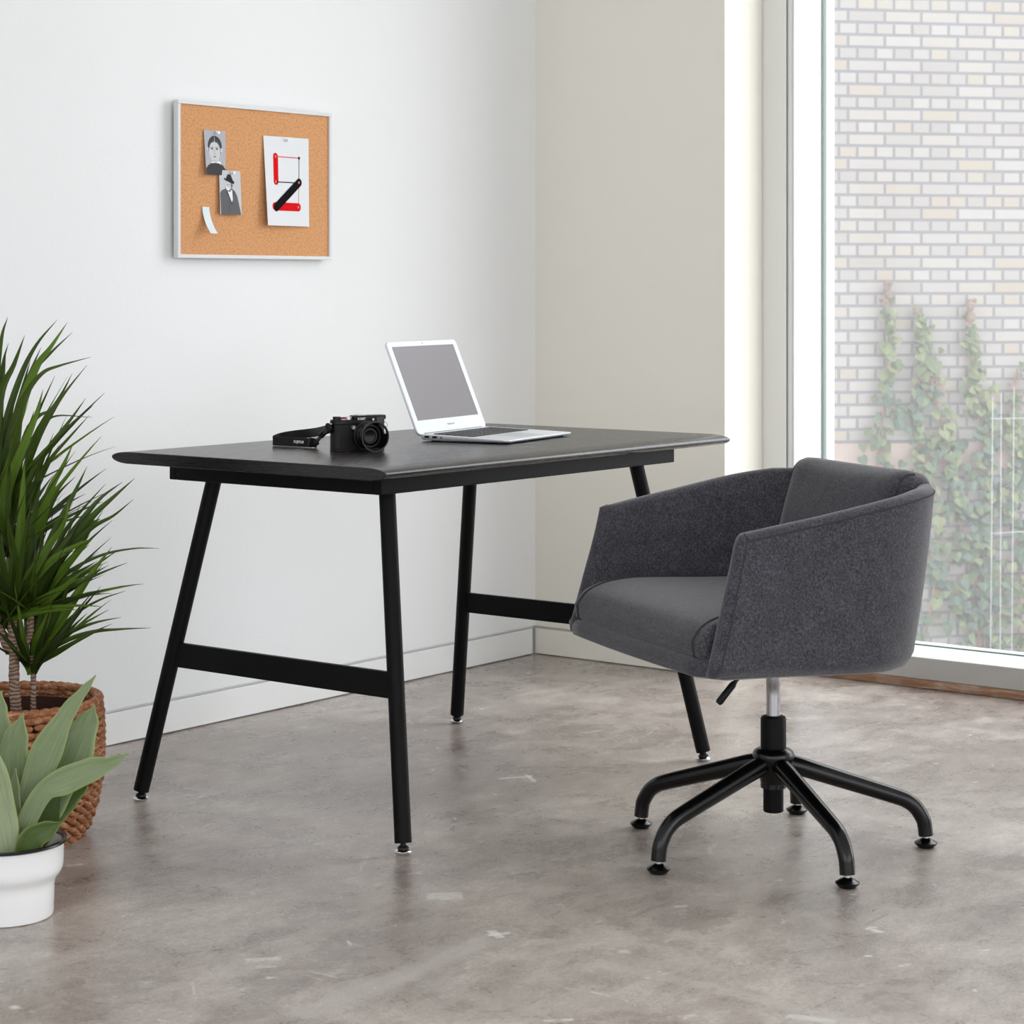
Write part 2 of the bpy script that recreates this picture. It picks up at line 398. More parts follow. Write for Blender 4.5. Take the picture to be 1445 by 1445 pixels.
# climbing vines
M_iv = [simple('ivy_green', (98,110,86), .8, nscale=20, nvar=.2), simple('ivy_blue_green', (88,104,94), .8, nscale=20, nvar=.2), simple('ivy_yellow_green', (116,124,94), .8, nscale=20, nvar=.2), simple('ivy_red_tip', (128,108,102), .8, nscale=20, nvar=.15)]
M_stem = simple('vine_stem', (150,120,104), .8)
def ivyleaf(bm, c, s, mi):
    nrm = (bnor*1.0 + V((random.uniform(-.6,.6), random.uniform(-.6,.6), random.uniform(-.1,.9)))).normalized()
    a = nrm.cross(V((0,0,1))).normalized(); b = nrm.cross(a)
    r = random.uniform(-.6,.6); a, b = a*cos(r)+b*sin(r), b*cos(r)-a*sin(r)
    if b.z > 0: b = -b
    sh = [(0,.30),(.30,.46),(.55,.22),(.46,-.10),(.24,-.36),(0,-.62),(-.24,-.36),(-.46,-.10),(-.55,.22),(-.30,.46)]
    vs = [bm.verts.new(c + a*(x*s) + (-b)*(y*s) + nrm*(-abs(x)*.25*s)) for x, y in sh]
    m = bm.verts.new(c)
    for i in range(10):
        f = bm.faces.new((m, vs[i], vs[(i+1)%10])); f.material_index = mi
VINES = [ # path in picture of the wall, spread (px), density
 ([(1252,395),(1250,440),(1254,480),(1248,560),(1240,640),(1236,720),(1230,800),(1222,930)], [4,7,14,26,24,26,34,44], 150, 'vine on the brick wall with the tallest reddish tip, nearest the window frame'),
 ([(1288,432),(1296,450),(1305,500),(1292,560),(1300,640),(1330,720),(1318,830),(1300,930)], [4,8,16,24,28,30,34,46], 160, 'climbing vine with a forked reddish tip, second from the window frame'),
 ([(1318,520),(1322,570),(1335,620),(1342,650),(1345,700),(1370,800),(1385,930)], [8,18,18,16,24,40,60], 120, 'short climbing vine between two taller vines on the brick wall'),
 ([(1366,428),(1368,470),(1372,540),(1385,600),(1388,680),(1384,760),(1386,840),(1392,930)], [4,9,16,26,36,40,44,56], 240, 'yellow-green climbing vine right of centre, thickening into a broad mass below'),
 ([(1436,520),(1428,580),(1436,640),(1430,720),(1440,800),(1436,930)], [10,18,20,28,40,50], 150, 'climbing vine at the right end of the view, behind the thin white lines'),
 ([(1500,470),(1495,560),(1510,700),(1500,930)], [8,24,34,50], 100, 'climbing vine just past the right edge of the view'),
]
for path, spr, nl, lab in VINES:
    p3 = catmull([onbrick(u, v, .02) for u, v in path], 8)
    base = onbrick(path[-1][0], path[-1][1], 0); base.z = -1.3
    t = thing('climbing_vine', lab, 'vine', base, 0, 'vines climbing the brick building')
    bm = BM(); tube(bm, [p-base for p in p3]+[V((0,0,.002))+bnor*.02], .006, 5); obj('stem', bm, M_stem, t)
    bm = BM(); ks = len(path)-1
    for i in range(nl):
        s = (i+.5)/nl; s = s**.8; k = min(ks-1, int(s*ks)); fr = s*ks-k
        w = spr[k]*(1-fr)+spr[k+1]*fr; c = p3[min(len(p3)-1, int(s*(len(p3)-1)))]
        off = random.gauss(0, .5)*w*12/3150
        q = c + bdir*off + bnor*random.uniform(.01,.07) + V((0,0,random.uniform(-.03,.03))) - base
        sz = random.uniform(.035,.070)*(.5+.5*min(1, s*3))
        if s < .12: mi = 3 if random.random() < .75 else 0
        elif s < .4: mi = random.choice((0,2,2,0,0))
        else: mi = random.choice((0,1,1,0,2,1))
        ivyleaf(bm, q, sz, mi)
    obj('foliage', bm, None, t, mats=M_iv, norm=False)
# thin white tubes drawn as lines in front of the vines
st = thing('white_lines', 'thin white lines standing upright in front of the climbing vines', 'linework', onbrick(1412, 925, .45)*1.0, 0)
st.location.z = -1.3; so = st.location.copy()
for (u0,v0,u1,v1) in ((1401,560,1397,1010),(1413,555,1411,1010),(1431,545,1427,1010)):
    bm = BM(); a, b = onbrick(u0,v0,.45), onbrick(u1,v1,.45); tube(bm, [a-so, b-so], .0017, 5); obj('white_line', bm, simple('line_white', (196,198,200), .6), st)
for (u0,v0,u1,v1) in ((1398,591,1460,590),(1398,753,1460,749)):
    bm = BM(); a, b = onbrick(u0,v0,.45), onbrick(u1,v1,.45); tube(bm, [a-so, b-so], .0015, 5); obj('white_line', bm, simple('line_white', (196,198,200), .6), st)

# =============================================================== DESK
DX, DY = -1.495, -.8425
desk = thing('desk', 'black wooden desk with rounded long edges on four slanted black legs', 'desk', (DX, DY, 0))
ZT = .7505; ZB = .7255; hw = .3825; L0, L1 = -.605, .627
prof = []
for k in range(0, 13):   # upper bullnose, front (-y)
    a = pi/2*k/12; prof.append((-(hw-.055) - .055*sin(a), ZT-.0115*(1-cos(a))))
for k in range(1, 13):
    a = pi/2*k/12; prof.append((-(hw-.05) - .05*cos(a), (ZT-.0115) - (ZT-.0115-ZB)*sin(a)))
prof = prof + [(-y, z) for y, z in reversed(prof)]
bm = BM(); loft(bm, [[V((x, y, z)) for y, z in prof] for x in (L0, L1)])
for f in bm.faces:
    if len(f.verts) > 4: f.material_index = 1
obj('tabletop', bm, None, desk, smooth=True, bevel=.0012, mats=[M_wood, M_wood_end])
zl, zh = .689, .7254
ax, ay = .520, .297
for n_, lo, hi in (('a', (-ax,-ay,zl),(ax,-ay+.02,zh)), ('b', (-ax,ay-.02,zl),(ax,ay,zh)), ('c', (-ax,-ay+.0205,zl),(-ax+.02,ay-.0205,zh)), ('d', (ax-.02,-ay+.0205,zl),(ax,ay-.0205,zh))):
    bm = BM(); box(bm, lo, hi); obj('apron', bm, M_steel, desk, bevel=.002)
FX, FY, TX, TY, LR = .536, .367, .440, .243, .0168
def legp(sx, sy, z):
    f = (z-.02)/(zl-.02); return V((sx*(FX+(TX-FX)*f), sy*(FY+(TY-FY)*f), z))
for sx in (-1, 1):
    for sy in (-1, 1):
        bm = BM(); a, b = legp(sx, sy, .022), legp(sx, sy, .6885)
        tube(bm, [a, b], LR, 28); leg = obj('leg', bm, M_steel, desk, smooth=True, bevel=.0012)
        c = legp(sx, sy, .02)
        bm = BM(); lathe(bm, [(0,0),(.012,0),(.0165,.004),(.0172,.0065),(.013,.0105),(0,.0115)], 28, c=(c.x, c.y, 0)); obj('levelling_foot', bm, M_chrome, leg, smooth=True)
        bm = BM(); lathe(bm, [(.0118,.0100),(.0105,.0150),(.006,.0180),(.004,.026),(0,.026)], 20, c=(c.x, c.y, 0)); obj('foot_stem', bm, M_rubber, leg, smooth=True)
    bm = BM(); zc0, zc1 = .289, .339
    ya0, ya1 = legp(sx, -1, zc0).y, legp(sx, -1, zc1).y; xa0, xa1 = legp(sx, 1, zc0).x, legp(sx, 1, zc1).x
    d = .006
    loft(bm, [[V((xa0-d,ya0,zc0)),V((xa0+d,ya0,zc0)),V((xa1+d,ya1,zc1)),V((xa1-d,ya1,zc1))], [V((xa0-d,-ya0,zc0)),V((xa0+d,-ya0,zc0)),V((xa1+d,-ya1,zc1)),V((xa1-d,-ya1,zc1))]])
    obj('stretcher', bm, M_steel, desk, bevel=.001)

# =============================================================== CHAIR
CA = RAD(150.5)
chair = thing('office_chair', 'charcoal tweed tub chair on a black five-legged swivel base', 'chair', (-1.555, -1.753, 0), CA)
def sgn(x): return 1 if x >= 0 else -1
def lerp(a, b, t): return a+(b-a)*t
def outline(v, inset=0.0):
    """open U outline (near front round the back to the far front) at height fraction v"""
    xf, wf, w, xb, n, x0 = lerp(.288,.220,v), lerp(.318,.299,v), lerp(.300,.316,v), lerp(-.225,-.280,v), lerp(2.55,2.25,v), lerp(.02,-.04,v)
    w -= inset; wf -= inset; xb += inset
    P = []
    for k in range(14):
        u = 1-k/14; P.append(((x0+(xf-x0)*u), w+(wf-w)*u*u))
    for k in range(41):
        a = pi/2 + pi*k/40; ca, sa = cos(a), sin(a)
        P.append((x0-(x0-xb)*abs(ca)**(2/n), w*sgn(sa)*abs(sa)**(2/n)))
    for k in range(1, 15):
        u = k/14; P.append(((x0+(xf-x0)*u), -(w+(wf-w)*u*u)))
    return P
def zrim(x):
    K = [(-.33,.718),(-.25,.722),(-.16,.719),(-.05,.703),(.07,.681),(.16,.666),(.24,.652)]
    for (a,za),(b,zb) in zip(K, K[1:]):
        if x <= b: return lerp(za, zb, max(0,(x-a)/(b-a)))
    return K[-1][1]
def zbot(x): return lerp(.376, .398, max(0, min(1, (x+.26)/.56)))
NV = 12
outs = [outline(k/NV) for k in range(NV+1)]
ins_b = outline(.1, .045); ins_t = outline(1, .036)
N = len(outs[0]); loops = []; seam = []; fseam = []
for i in range(N):
    xt, yt = outs[-1][i]; xb_, yb_ = outs[0][i]
    zr, zb = zrim(xt), zbot(xb_)
    itx, ity = ins_t[i]; ibx, iby = ins_b[i]
    L = []
    for k in range(NV+1):
        f = k/NV; x, y = outs[k][i]; z = lerp(zb, zr-.016, f)
        # tuck the lower edge under
        if k == 0:
            x, y, z = lerp(x, ibx, .55), lerp(y, iby, .55), zb
            L.append(V((x,y,z))); x, y = outs[0][i]; z = zb+.004; x, y = lerp(x, ibx, .22), lerp(y, iby, .22); L.append(V((x,y,z)))
            x, y = outs[0][i]; L.append(V((x,y,zb+.018))); continue
        # slight belly
        q = 1+.012*sin(pi*f); L.append(V((x*q if x < 0 else x, y*q, z)))
    oe = V((xt, yt, 0)); ie = V((itx, ity, 0)); md = (oe+ie)/2
    seam.append(V((xt, yt, zr-.014)))
    for k in range(1, 8):
        a = pi*k/8; d = (oe-md)*cos(a); L.append(V((md.x+d.x, md.y+d.y, zr-.016+.016*sin(a))))
    for k in range(0, 9):
        f = k/8; L.append(V((lerp(itx, ibx, f), lerp(ity, iby, f), lerp(zr-.016, .402, f))))
    L.append(V((ibx, iby, zb+.01)))
    loops.append(L)
def mid_of(L):  # centre line of a section by height pairing
    n = len(L); return [ (L[k]+L[n-1-k])/2 for k in range(n) ]
def endcaps(L, dirn):
    ex = []; Mx = mid_of(L)
    for k in range(1, 6):
        a = pi/2*k/5; f = cos(a); ext = .017*sin(a)
        ex.append([m+(p-m)*(f if k < 5 else .02)+dirn*ext for p, m in zip(L, Mx)])
    return ex
d0 = V((1,0,0)); 
loops = list(reversed(endcaps(loops[0], d0))) + loops + endcaps(loops[-1], d0)
bm = BM(); loft(bm, loops)
shell = obj('shell', bm, M_fab, chair, smooth='all')
bm = BM(); tube(bm, seam, .0018, 6); 
for L in (loops[5], loops[-6]): tube(bm, [p*1.0+V((.0035,0,0)) for p in L[2:NV+6]], .0014, 6)
obj('seam', bm, M_seam, chair, smooth=True)
# seat pan between the arms
def ring(inset, z, fr=0.0, r=.045):
    P = [(x-(0.012+inset if x > .15 else 0), y) for x, y in outline(0, .012+inset)]
    a, b = P[0], P[-1]
    F = []
    nf = 14
    for k in range(1, nf): 
        u = k/nf; y = lerp(b[1], a[1], u); F.append((b[0]+.034+.010*(1-(2*u-1)**2) - fr, y))
    return [V((x, y, z+(zbot(x)-.376))) for x, y in P+F]
bm = BM(); loft(bm, [ring(.03,.372), ring(.012,.3735), ring(.002,.378), ring(0,.386), ring(0,.396), ring(.004,.404), ring(.014,.409)])
obj('seat_pan', bm, M_fab, chair, smooth=True)
# seat cushion
def seat_cushion():
    bm = BM(); nx, ny = 30, 30; x0, x1, w = -.19, .334, .264
    top, bot = [], []
    def row(y):
        u = abs(y)/w; side = (1-u**6)
        pr = []; x1y = x1 - .004*u**2.0
        # back bottom -> back top -> front top -> nose -> front bottom
        pts = [(x0,.408),(x0,.46),(x0+.02,.490),(x0+.10,.499),(.02,.5035),(.14,.509),(.20,.509),(.250,.502),(.286,.487),(.306,.463),(x1y-.024,.452),(x1y-.025,.441),(x1y-.034,.431),(x1y-.10,.427),(0,.410)]
        pp = catmull([(x,0,z) for x, z in pts], 4)
        return pp
    ys = [-w+2*w*k/ny for k in range(ny+1)]
    loopsC = []
    for y in ys:
        u = abs(y)/w; P = row(y)
        k = 1-.03*u**6
        cx_, cz_ = .06, .456
        loopsC.append([V((cx_+(p.x-cx_)*(1-.008*u**8), y, cz_+(p.z-cz_)*(k if p.z > cz_ else 1))) for p in P])
        for q in loopsC[-1]:
            if q.x < -.02: q.y *= 1-.42*((-.02-q.x)/.17)**2
    def cap(L, s):
        out = []
        for k in range(1, 5):
            a = pi/2*k/4; f = .93+.07*cos(a) if k < 4 else .90
            out.append([V((.06+(p.x-.06)*(1-.05*(1-cos(a))), p.y+s*.010*sin(a), .456+(p.z-.456)*(1-.20*(1-cos(a))))) for p in L])
        return out
    allL = list(reversed(cap(loopsC[0], -1))) + loopsC + cap(loopsC[-1], 1)
    loft(bm, allL)
    o = obj('seat_cushion', bm, M_fab, chair, smooth='all')
    for L in (loopsC[1], loopsC[-2]):
        bm = BM(); s = 1 if L[0].y > 0 else -1
        tube(bm, [p+V((0, s*.002, 0))+(p-V((.06,p.y,.456))).normalized()*.0015 for p in L[2:52]], .0022, 6); obj('piping', bm, M_seam, o, smooth=True)
seat_cushion()
# back cushion
Mb = Matrix.Translation((-.188, -.010, .602)) @ Matrix.Rotation(RAD(-15), 4, 'Y')
bc = cushion('back_cushion', .090, .425, .285, .036, M_fab, chair, M=Mb, puff=.028, n=16, bend=.35)
for s in (-1, 1):
    bm = BM(); P = [Mb @ V((x-.0025+.35*.198**2, s*.198, z)) for x, z in ((.040,-.12),(.044,-.06),(.044,.06),(.0408,.105),(.030,.127),(.0115,.1355))]
    tube(bm, catmull(P, 5), .0028, 6); obj('piping', bm, M_seam, bc, smooth=True)
# mechanism, lever, column, base
bm = BM(); box(bm, (-.09,-.06,.348),(.09,.06,.3725)); obj('mechanism', bm, M_steel, chair, bevel=.004)
lv = BM(); tube(lv, catmull([(.055,.02,.356),(.085,.02,.345),(.098,.018,.331)], 4), .0042, 10); lv = obj('lever', lv, M_gloss, chair, smooth=True)
bm = BM(); tube(bm, [(.096,.018,.334),(.100,.0175,.329),(.126,.013,.298),(.129,.0125,.2945)], [.005,.0068,.0072,.005], 14); obj('lever_grip', bm, M_rubber, lv, smooth=True)
col = BM(); lathe(col, [(0,.15),(.0138,.15),(.0138,.3),(.0138,.3185),(.0142,.319),(.0142,.3485),(0,.3485)], 32); col = obj('gas_lift', col, M_brushed, chair, smooth=True)
bm = BM(); lathe(bm, [(.0145,.150),(.0145,.2605),(.018,.2605),(.0235,.258),(.0250,.254),(.0250,.150)], 40); obj('column_sleeve', bm, M_steel, chair, smooth=True)
bm = BM(); lathe(bm, [(0,.0725),(.0180,.0725),(.0198,.0745),(.0198,.150),(.0,.150)], 36); obj('lower_sleeve', bm, M_steel, chair, smooth=True)
bm = BM(); lathe(bm, [(.0205,.120),(.024,.124),(.030,.150),(.037,.168),(.0400,.176),(.0412,.184),(.0385,.191),(.0320,.196),(.0252,.1975),(.0252,.120)], 44); obj('hub', bm, M_gloss, chair, smooth=True)
for d in (( -1.573,-1.456),( -1.832,-1.667),(-1.71,-1.997),(-1.371,-1.99),(-1.288,-1.657)): pass
for k in range(5):
    wa = RAD(93.5+72*k)-CA; RO = .300
    c, s = cos(wa), sin(wa)
    prof2 = [(.030,.166),(.060,.158),(.12,.139),(.19,.117),(.238,.1015),(.262,.092),(.281,.077),(.2945,.055),(RO-.002,.04),(RO,.0235)]
    rr = [.0185,.0185,.0175,.0165,.016,.0155,.015,.0148,.0145,.0145]
    cp = catmull([(r*c, r*s, z) for r, z in prof2], 4)
    ri = [rr[min(len(rr)-1, i//4)]*(1-(i%4)/4)+rr[min(len(rr)-1, i//4+1)]*((i%4)/4) for i in range(len(cp))]
    bm = BM(); tube(bm, cp, ri, 20); lg = obj('base_leg', bm, M_gloss, chair, smooth=True)
    bm = BM(); lathe(bm, [(0,.018),(.0055,.018),(.0055,.0245),(0,.0245)], 16, c=(RO*c, RO*s, 0)); obj('glide_stem', bm, M_chrome, lg, smooth=True)
    bm = BM(); lathe(bm, [(0,0),(.0150,0),(.0175,.003),(.0222,.0075),(.0225,.010),(.013,.0155),(.007,.0185),(0,.0185)], 28, c=(RO*c, RO*s, 0)); obj('glide', bm, M_gloss, lg, smooth=True)

# =============================================================== LAPTOP
DT = ZT
def text_mesh(name, s, size, mat, parent, M, depth=.0001, bold=False):
    cu = bpy.data.curves.new(name, 'FONT'); cu.body = s; cu.size = size; cu.align_x = 'CENTER'; cu.align_y = 'CENTER'; cu.extrude = depth
    if bold: cu.offset = size*.03
    to = bpy.data.objects.new(name, cu); COL.objects.link(to); bpy.context.view_layer.update()
    me = bpy.data.meshes.new_from_object(to.evaluated_get(bpy.context.evaluated_depsgraph_get()))
    bpy.data.objects.remove(to); me.transform(M); me.name = name
    me.materials.clear()
    return link(name, me, mat, parent)
LA = RAD(10.0)
lap = thing('laptop', 'open silver laptop standing on the black desk', 'laptop', (-1.479, -.787, DT), LA)
M_alu = simple('silver_aluminium', (222,226,230), .38, .35, .5)
M_key = simple('black_keys', (26,25,28), .45)
M_dark = simple('dark_port', (28,30,34), .5)
W_, D_ = .325, .225
# base wedge: x 0..W, y 0..-D (front), thinner at the front
o2 = rrect(W_, D_, .012, 6, W_/2, -D_/2)
def zt_(y): return lerp(.0155, .0085, -y/D_)
bm = BM()
lo = [V((W_/2+(x-W_/2)*.975, -D_/2+(y+D_/2)*.97, .0028)) for x, y in o2]
lo2 = [V((x, y, lerp(.0090,.0062,-y/D_))) for x, y in o2]
top = [V((x, y, zt_(y)-.0004)) for x, y in o2]; top2 = [V((W_/2+(x-W_/2)*.9975, -D_/2+(y+D_/2)*.9965, zt_(y))) for x, y in o2]
loft(bm, [lo, lo2, top, top2]); obj('base', bm, M_alu, lap, smooth=True)
for x, y in ((.03,-.025),(W_-.03,-.025),(.03,-D_+.02),(W_-.03,-D_+.02)):
    bm = BM(); lathe(bm, [(0,0),(.009,0),(.010,.0031),(0,.0033)], 20, c=(x,y,0)); obj('rubber_foot', bm, M_rubber, lap, smooth=True)
tilt = math.atan2(zt_(-D_)-zt_(0), D_)
MK = Matrix.Translation((0,0,zt_(0))) @ Matrix.Rotation(-tilt, 4, 'X')
bm = BM()
rows = [(13,.5),(14,1),(14,1),(13,1),(12,1),(11,1)]
y = -.022
for ri_, (nk, hgt) in enumerate(rows):
    kh = .0082 if hgt < 1 else .0160; span = .274; kw = span/nk
    if ri_ == 5:
        xs = []; xx = .0255
        for wd in (1,1,1,1.25,5.2,1.25,1,1,1,1): xs.append((xx, xx+wd*span/14.7)); xx += wd*span/14.7
    else: xs = [(.0255+k*kw, .0255+(k+1)*kw) for k in range(nk)]
    for a, b in xs: box(bm, (a+.0012, y-kh, .0001), (b-.0012, y, .0016), MK)
    y -= kh+.0026
obj('keyboard', bm, M_key, lap, bevel=.0006)
bm = BM(); prism(bm, rrect(.105,.074,.004,4,W_/2,-.170), -.0003, .0002, MK); obj('trackpad', bm, simple('trackpad', (205,209,213), .3, .3), lap)
bm = BM()
for a, b in ((.014,.026),(.034,.046),(.055,.0585)): box(bm, (-.0006, -b, .0080), (.003, -a, .0128 if b-a > .004 else .0112))
obj('port', bm, M_dark, lap)
TI = RAD(22.5)
ML = Matrix.Translation((0, .002, .0135)) @ Matrix.Rotation(-TI, 4, 'X')    # lid frame: z up the screen, -y screen side
lidw, lidh = W_, .225
MLx = ML @ Matrix.Rotation(pi/2, 4, 'X')   # x right, y up the screen, z towards the user
bm = BM(); prism(bm, rrect(lidw, lidh, .012, 6, W_/2, lidh/2), -.0052, 0, MLx); lid = obj('lid', bm, M_alu, lap, smooth=True, bevel=.0012)
bm = BM(); prism(bm, rrect(lidw-.003, lidh-.003, .011, 6, W_/2, lidh/2), 0, .0004, MLx); obj('bezel', bm, simple('silver_bezel', (210,214,218), .5, .15), lid)
def screen_mat():
    t = NT('grey_screen'); b = t.bsdf(lin((92,84,90)), .3, 0, .5); b.inputs['Emission Color'].default_value = lin((176,170,174)); b.inputs['Emission Strength'].default_value = .0; return t.m, b
M_scr, SCRB = screen_mat()
bm = BM(); prism(bm, rrect(.286, .179, .0008, 2, W_/2, .123), .0004, .0007, MLx); obj('screen', bm, M_scr, lid)
bm = BM(); lathe(bm, [(0,.0004),(.0016,.0004),(.0014,.0008),(0,.0008)], 12, MLx @ Matrix.Translation((W_/2, .2185, 0))); obj('webcam', bm, M_dark, lid)
text_mesh('maker_text', 'MacBook Air', .0066, simple('grey_lettering', (140,144,150), .5), lid, MLx @ Matrix.Translation((W_/2, .0185, .0006)))
bm = BM(); tube(bm, [(.03,.001,.0125),(W_-.03,.001,.0125)], .0050, 16); obj('hinge', bm, simple('hinge_grey', (150,153,158), .4, .6), lap, smooth=True)

# =============================================================== CAMERA ON THE DESK
PH = RAD(29)
bax = CR*cos(PH)+CF*sin(PH)        # along the body, left to right in the picture
cang = math.atan2(bax.y, bax.x)
cloc = V((-1.8335, -.8515, DT+.0003))
dcam = thing('compact_camera', 'compact black camera with metal lens hood and neck strap on the desk', 'camera', cloc, cang)
M_lea = NT('camera_leatherette'); 
_n = M_lea.n('ShaderNodeTexVoronoi'); _n.inputs['Scale'].default_value = 900; M_lea.l(M_lea.coord(), _n.inputs['Vector'])
M_lea.bsdf(lin((13,13,14)), .45, 0, .3, bump=_n.outputs['Distance'], bstr=.6, bdist=.0005); M_lea = M_lea.m
M_cam = simple('camera_black_metal', (11,11,12), .35, .1, .3)
M_silv = simple('silver_metal', (205,206,208), .3, .8)
BWd, BT, BH = .122, .032, .074     # local: x right, -y towards viewer (front), z up
bm = BM(); prism(bm, rrect(BWd, BT, .0145, 8, BWd/2, BT/2), .004, .056); obj('body_grip', bm, M_lea, dcam, smooth=True)
bm = BM(); prism(bm, rrect(BWd+.001, BT+.001, .015, 8, BWd/2, BT/2), 0, .004); obj('bottom_plate', bm, M_cam, dcam, smooth=True, bevel=.001)
bm = BM(); prism(bm, rrect(BWd+.001, BT+.001, .015, 8, BWd/2, BT/2), .056, .066); prism(bm, rrect(.074, BT+.0012, .006, 6, BWd-.0365, BT/2), .0655, BH); obj('top_plate', bm, M_cam, dcam, smooth=True, bevel=.0015)
def cyl(name, x, y, z, r, h, mat, par=dcam, M=None):
    bm = BM(); lathe(bm, [(0,0),(r,0),(r,h-.0005),(r-.0006,h),(0,h)], 28, M or Matrix.Translation((x,y,z))); return obj(name, bm, mat, par, smooth=True)
cyl('exposure_dial', .013, .016, .066, .0085, .0065, M_cam); cyl('shutter_button', .026, .011, .066, .0052, .0055, simple('red_button', (150,36,40), .35))
cyl('shutter_dial', .040, .017, .066, .0085, .0055, M_silv); cyl('power_collar', .026, .011, .0655, .0068, .002, M_silv)
bm = BM(); box(bm, (.060,.010,BH), (.080,.026,BH+.0015)); obj('hot_shoe', bm, M_silv, dcam, bevel=.0004)
bm = BM(); box(bm, (.098,-.0009,.058), (.116,.002,.0715)); obj('viewfinder_window', bm, simple('finder_glass', (12,12,16), .1), dcam, bevel=.0004)
bm = BM(); box(bm, (.0885,-.0012,.0635), (.0925,.002,.0675)); obj('flash_window', bm, simple('pale_window', (225,226,226), .3), dcam)
bm = BM(); tube(bm, [(.043,-.0005,.0495),(.043,-.006,.0495)], .0045, 16); tube(bm, [(.043,-.0055,.0495),(.050,-.0065,.0435)], .0018, 8); obj('selector_lever', bm, M_silv, dcam, smooth=True)
MF = Matrix.Translation((.063, -.0012, .0672)) @ Matrix.Rotation(pi/2, 4, 'X')
text_mesh('model_text', 'X100T', .0066, simple('white_lettering', (225,226,228), .5), dcam, MF, bold=True)
# lens (axis towards -y)
LX, LZ = .071, .0323
MLn = Matrix.Translation((LX, 0, LZ)) @ Matrix.Rotation(pi/2, 4, 'X')
bm = BM(); lathe(bm, [(0,0),(.0295,0),(.0300,.002),(.0292,.008),(.0262,.009),(.0262,.013),(.0270,.0135),(.0270,.019),(.0245,.020),(.0245,.026),(.0238,.028),(.0205,.028),(.0170,.022),(0,.022)], 56, MLn)
lens = obj('lens_barrel', bm, M_cam, dcam, smooth=True)
bm = BM(); lathe(bm, [(.0275,.0068),(.0303,.0070),(.0303,.0082),(.0275,.0084)], 56, MLn); obj('lens_ring', bm, simple('worn_edge_metal', (44,42,41), .35, .4), lens, smooth=True)
bm = BM(); lathe(bm, [(0,.0225),(.0165,.0225),(.0168,.0235),(.0165,.0262),(.013,.0262),(.0125,.0245),(0,.0240)], 40, MLn); obj('front_element', bm, simple('coated_lens_glass', (8,7,12), .1, 0, .2), lens, smooth=True)
# vented hood: two rings joined by three bridges
bm = BM(); lathe(bm, [(.0245,.027),(.0262,.027),(.0288,.032),(.0288,.035),(.0268,.035),(.0250,.031)], 56, MLn); lathe(bm, [(.0290,.0455),(.0310,.0455),(.0318,.050),(.0318,.052),(.0292,.052),(.0290,.0455)], 56, MLn)
for a0 in (95, 215, 335):
    for k in range(7):
        a = RAD(a0-35+10*k); b = RAD(a0-25+10*k)
        lp = [[MLn @ V((r1*cos(q), r1*sin(q), z)) for r1, z in ((.0268,.034),(.0288,.034),(.0308,.047),(.0290,.047))] for q in (a, b)]
        loft(bm, lp)
obj('lens_hood', bm, M_cam, lens, smooth=True)
bm = BM(); lathe(bm, [(.0312,.0515),(.0318,.0515),(.0318,.0522),(.0300,.0522)], 56, MLn); obj('hood_rim', bm, simple('worn_hood_rim', (60,58,57), .35, .4), lens, smooth=True)
# lugs and strap
Rinv = (Matrix.Translation(cloc) @ Matrix.Rotation(cang, 4, 'Z')).inverted()
def cl(p): return Rinv @ V(p)
for x in (-.002, BWd+.002):
    bm = BM()
    pts = [(x+.006*cos(a), .012, .052+.006*sin(a)) for a in [2*pi*k/14 for k in range(15)]]
    tube(bm, pts, .0011, 6, cap=False); obj('strap_ring', bm, M_silv, dcam, smooth=True)
def band(name, pts, w, th, mat, par, tilt0=0):
    """flat band standing on edge: pts centre line, w height"""
    P = catmull(pts, 6); loopsB = []
    for i, p in enumerate(P):
        t = (P[min(i+1,len(P)-1)]-P[max(i-1,0)]).normalized(); up = (V((0,0,1))-t*t.z).normalized(); sd = t.cross(up)
        ww = w(i/(len(P)-1)) if callable(w) else w
        loopsB.append([p+up*ww/2+sd*th/2, p+up*ww/2-sd*th/2, p-up*ww/2-sd*th/2, p-up*ww/2+sd*th/2])
    bm = BM(); loft(bm, loopsB); return obj(name, bm, mat, par, bevel=.0006)
M_strap = simple('black_strap_webbing', (16,16,18), .6, nscale=500, nvar=.3)
lug = cloc + bax*(-.004) + V((0,0,.050)); nrm_b = V((-bax.y, bax.x, 0))   # away from the viewer
lug += nrm_b*.012
fa = onz(440, 632, DT); fb = onz(386, 629, DT)
zs = DT+.0108; dfb = (fb-CP).dot(CF)
front = [V((fa.x, fa.y, zs)), V((lerp(fa.x,fb.x,.35), lerp(fa.y,fb.y,.35)-.004, zs)), V((lerp(fa.x,fb.x,.75), lerp(fa.y,fb.y,.75), zs)), V((fb.x, fb.y, zs)),
         atd(389,619.5,dfb+.015), atd(398,616.5,dfb+.045), atd(416,613.5,dfb+.05), atd(438,611,dfb+.02), atd(453,608.5,dfb-.06), V((lug.x, lug.y, lug.z-.002))]
s1 = band('strap', [cl(p) for p in front], .0195, .0022, M_strap, dcam)
tl = [V((fa.x-.002, fa.y-.004, DT+.009)), V((fa.x-.010, fa.y-.024, DT+.016)), V((lerp(fa.x,lug.x,.6), lerp(fa.y,lug.y,.6), DT+.034)), V((lug.x, lug.y, lug.z))]
band('strap_tail', [cl(p) for p in tl], .009, .003, M_strap, s1)
bm = BM()
mb = cl(V((fa.x-.001, fa.y-.004, DT+.0105)))
box(bm, (-.010,-.003,-.0085), (.010,.003,.0105), Matrix.Translation(mb) @ Matrix.Rotation(RAD(12),4,'Y')); box(bm, (-.003,-.004,-.0085), (.012,.004,-.003), Matrix.Translation(mb) @ Matrix.Rotation(RAD(-25),4,'Y')); obj('buckle', bm, M_rubber, s1, bevel=.001)
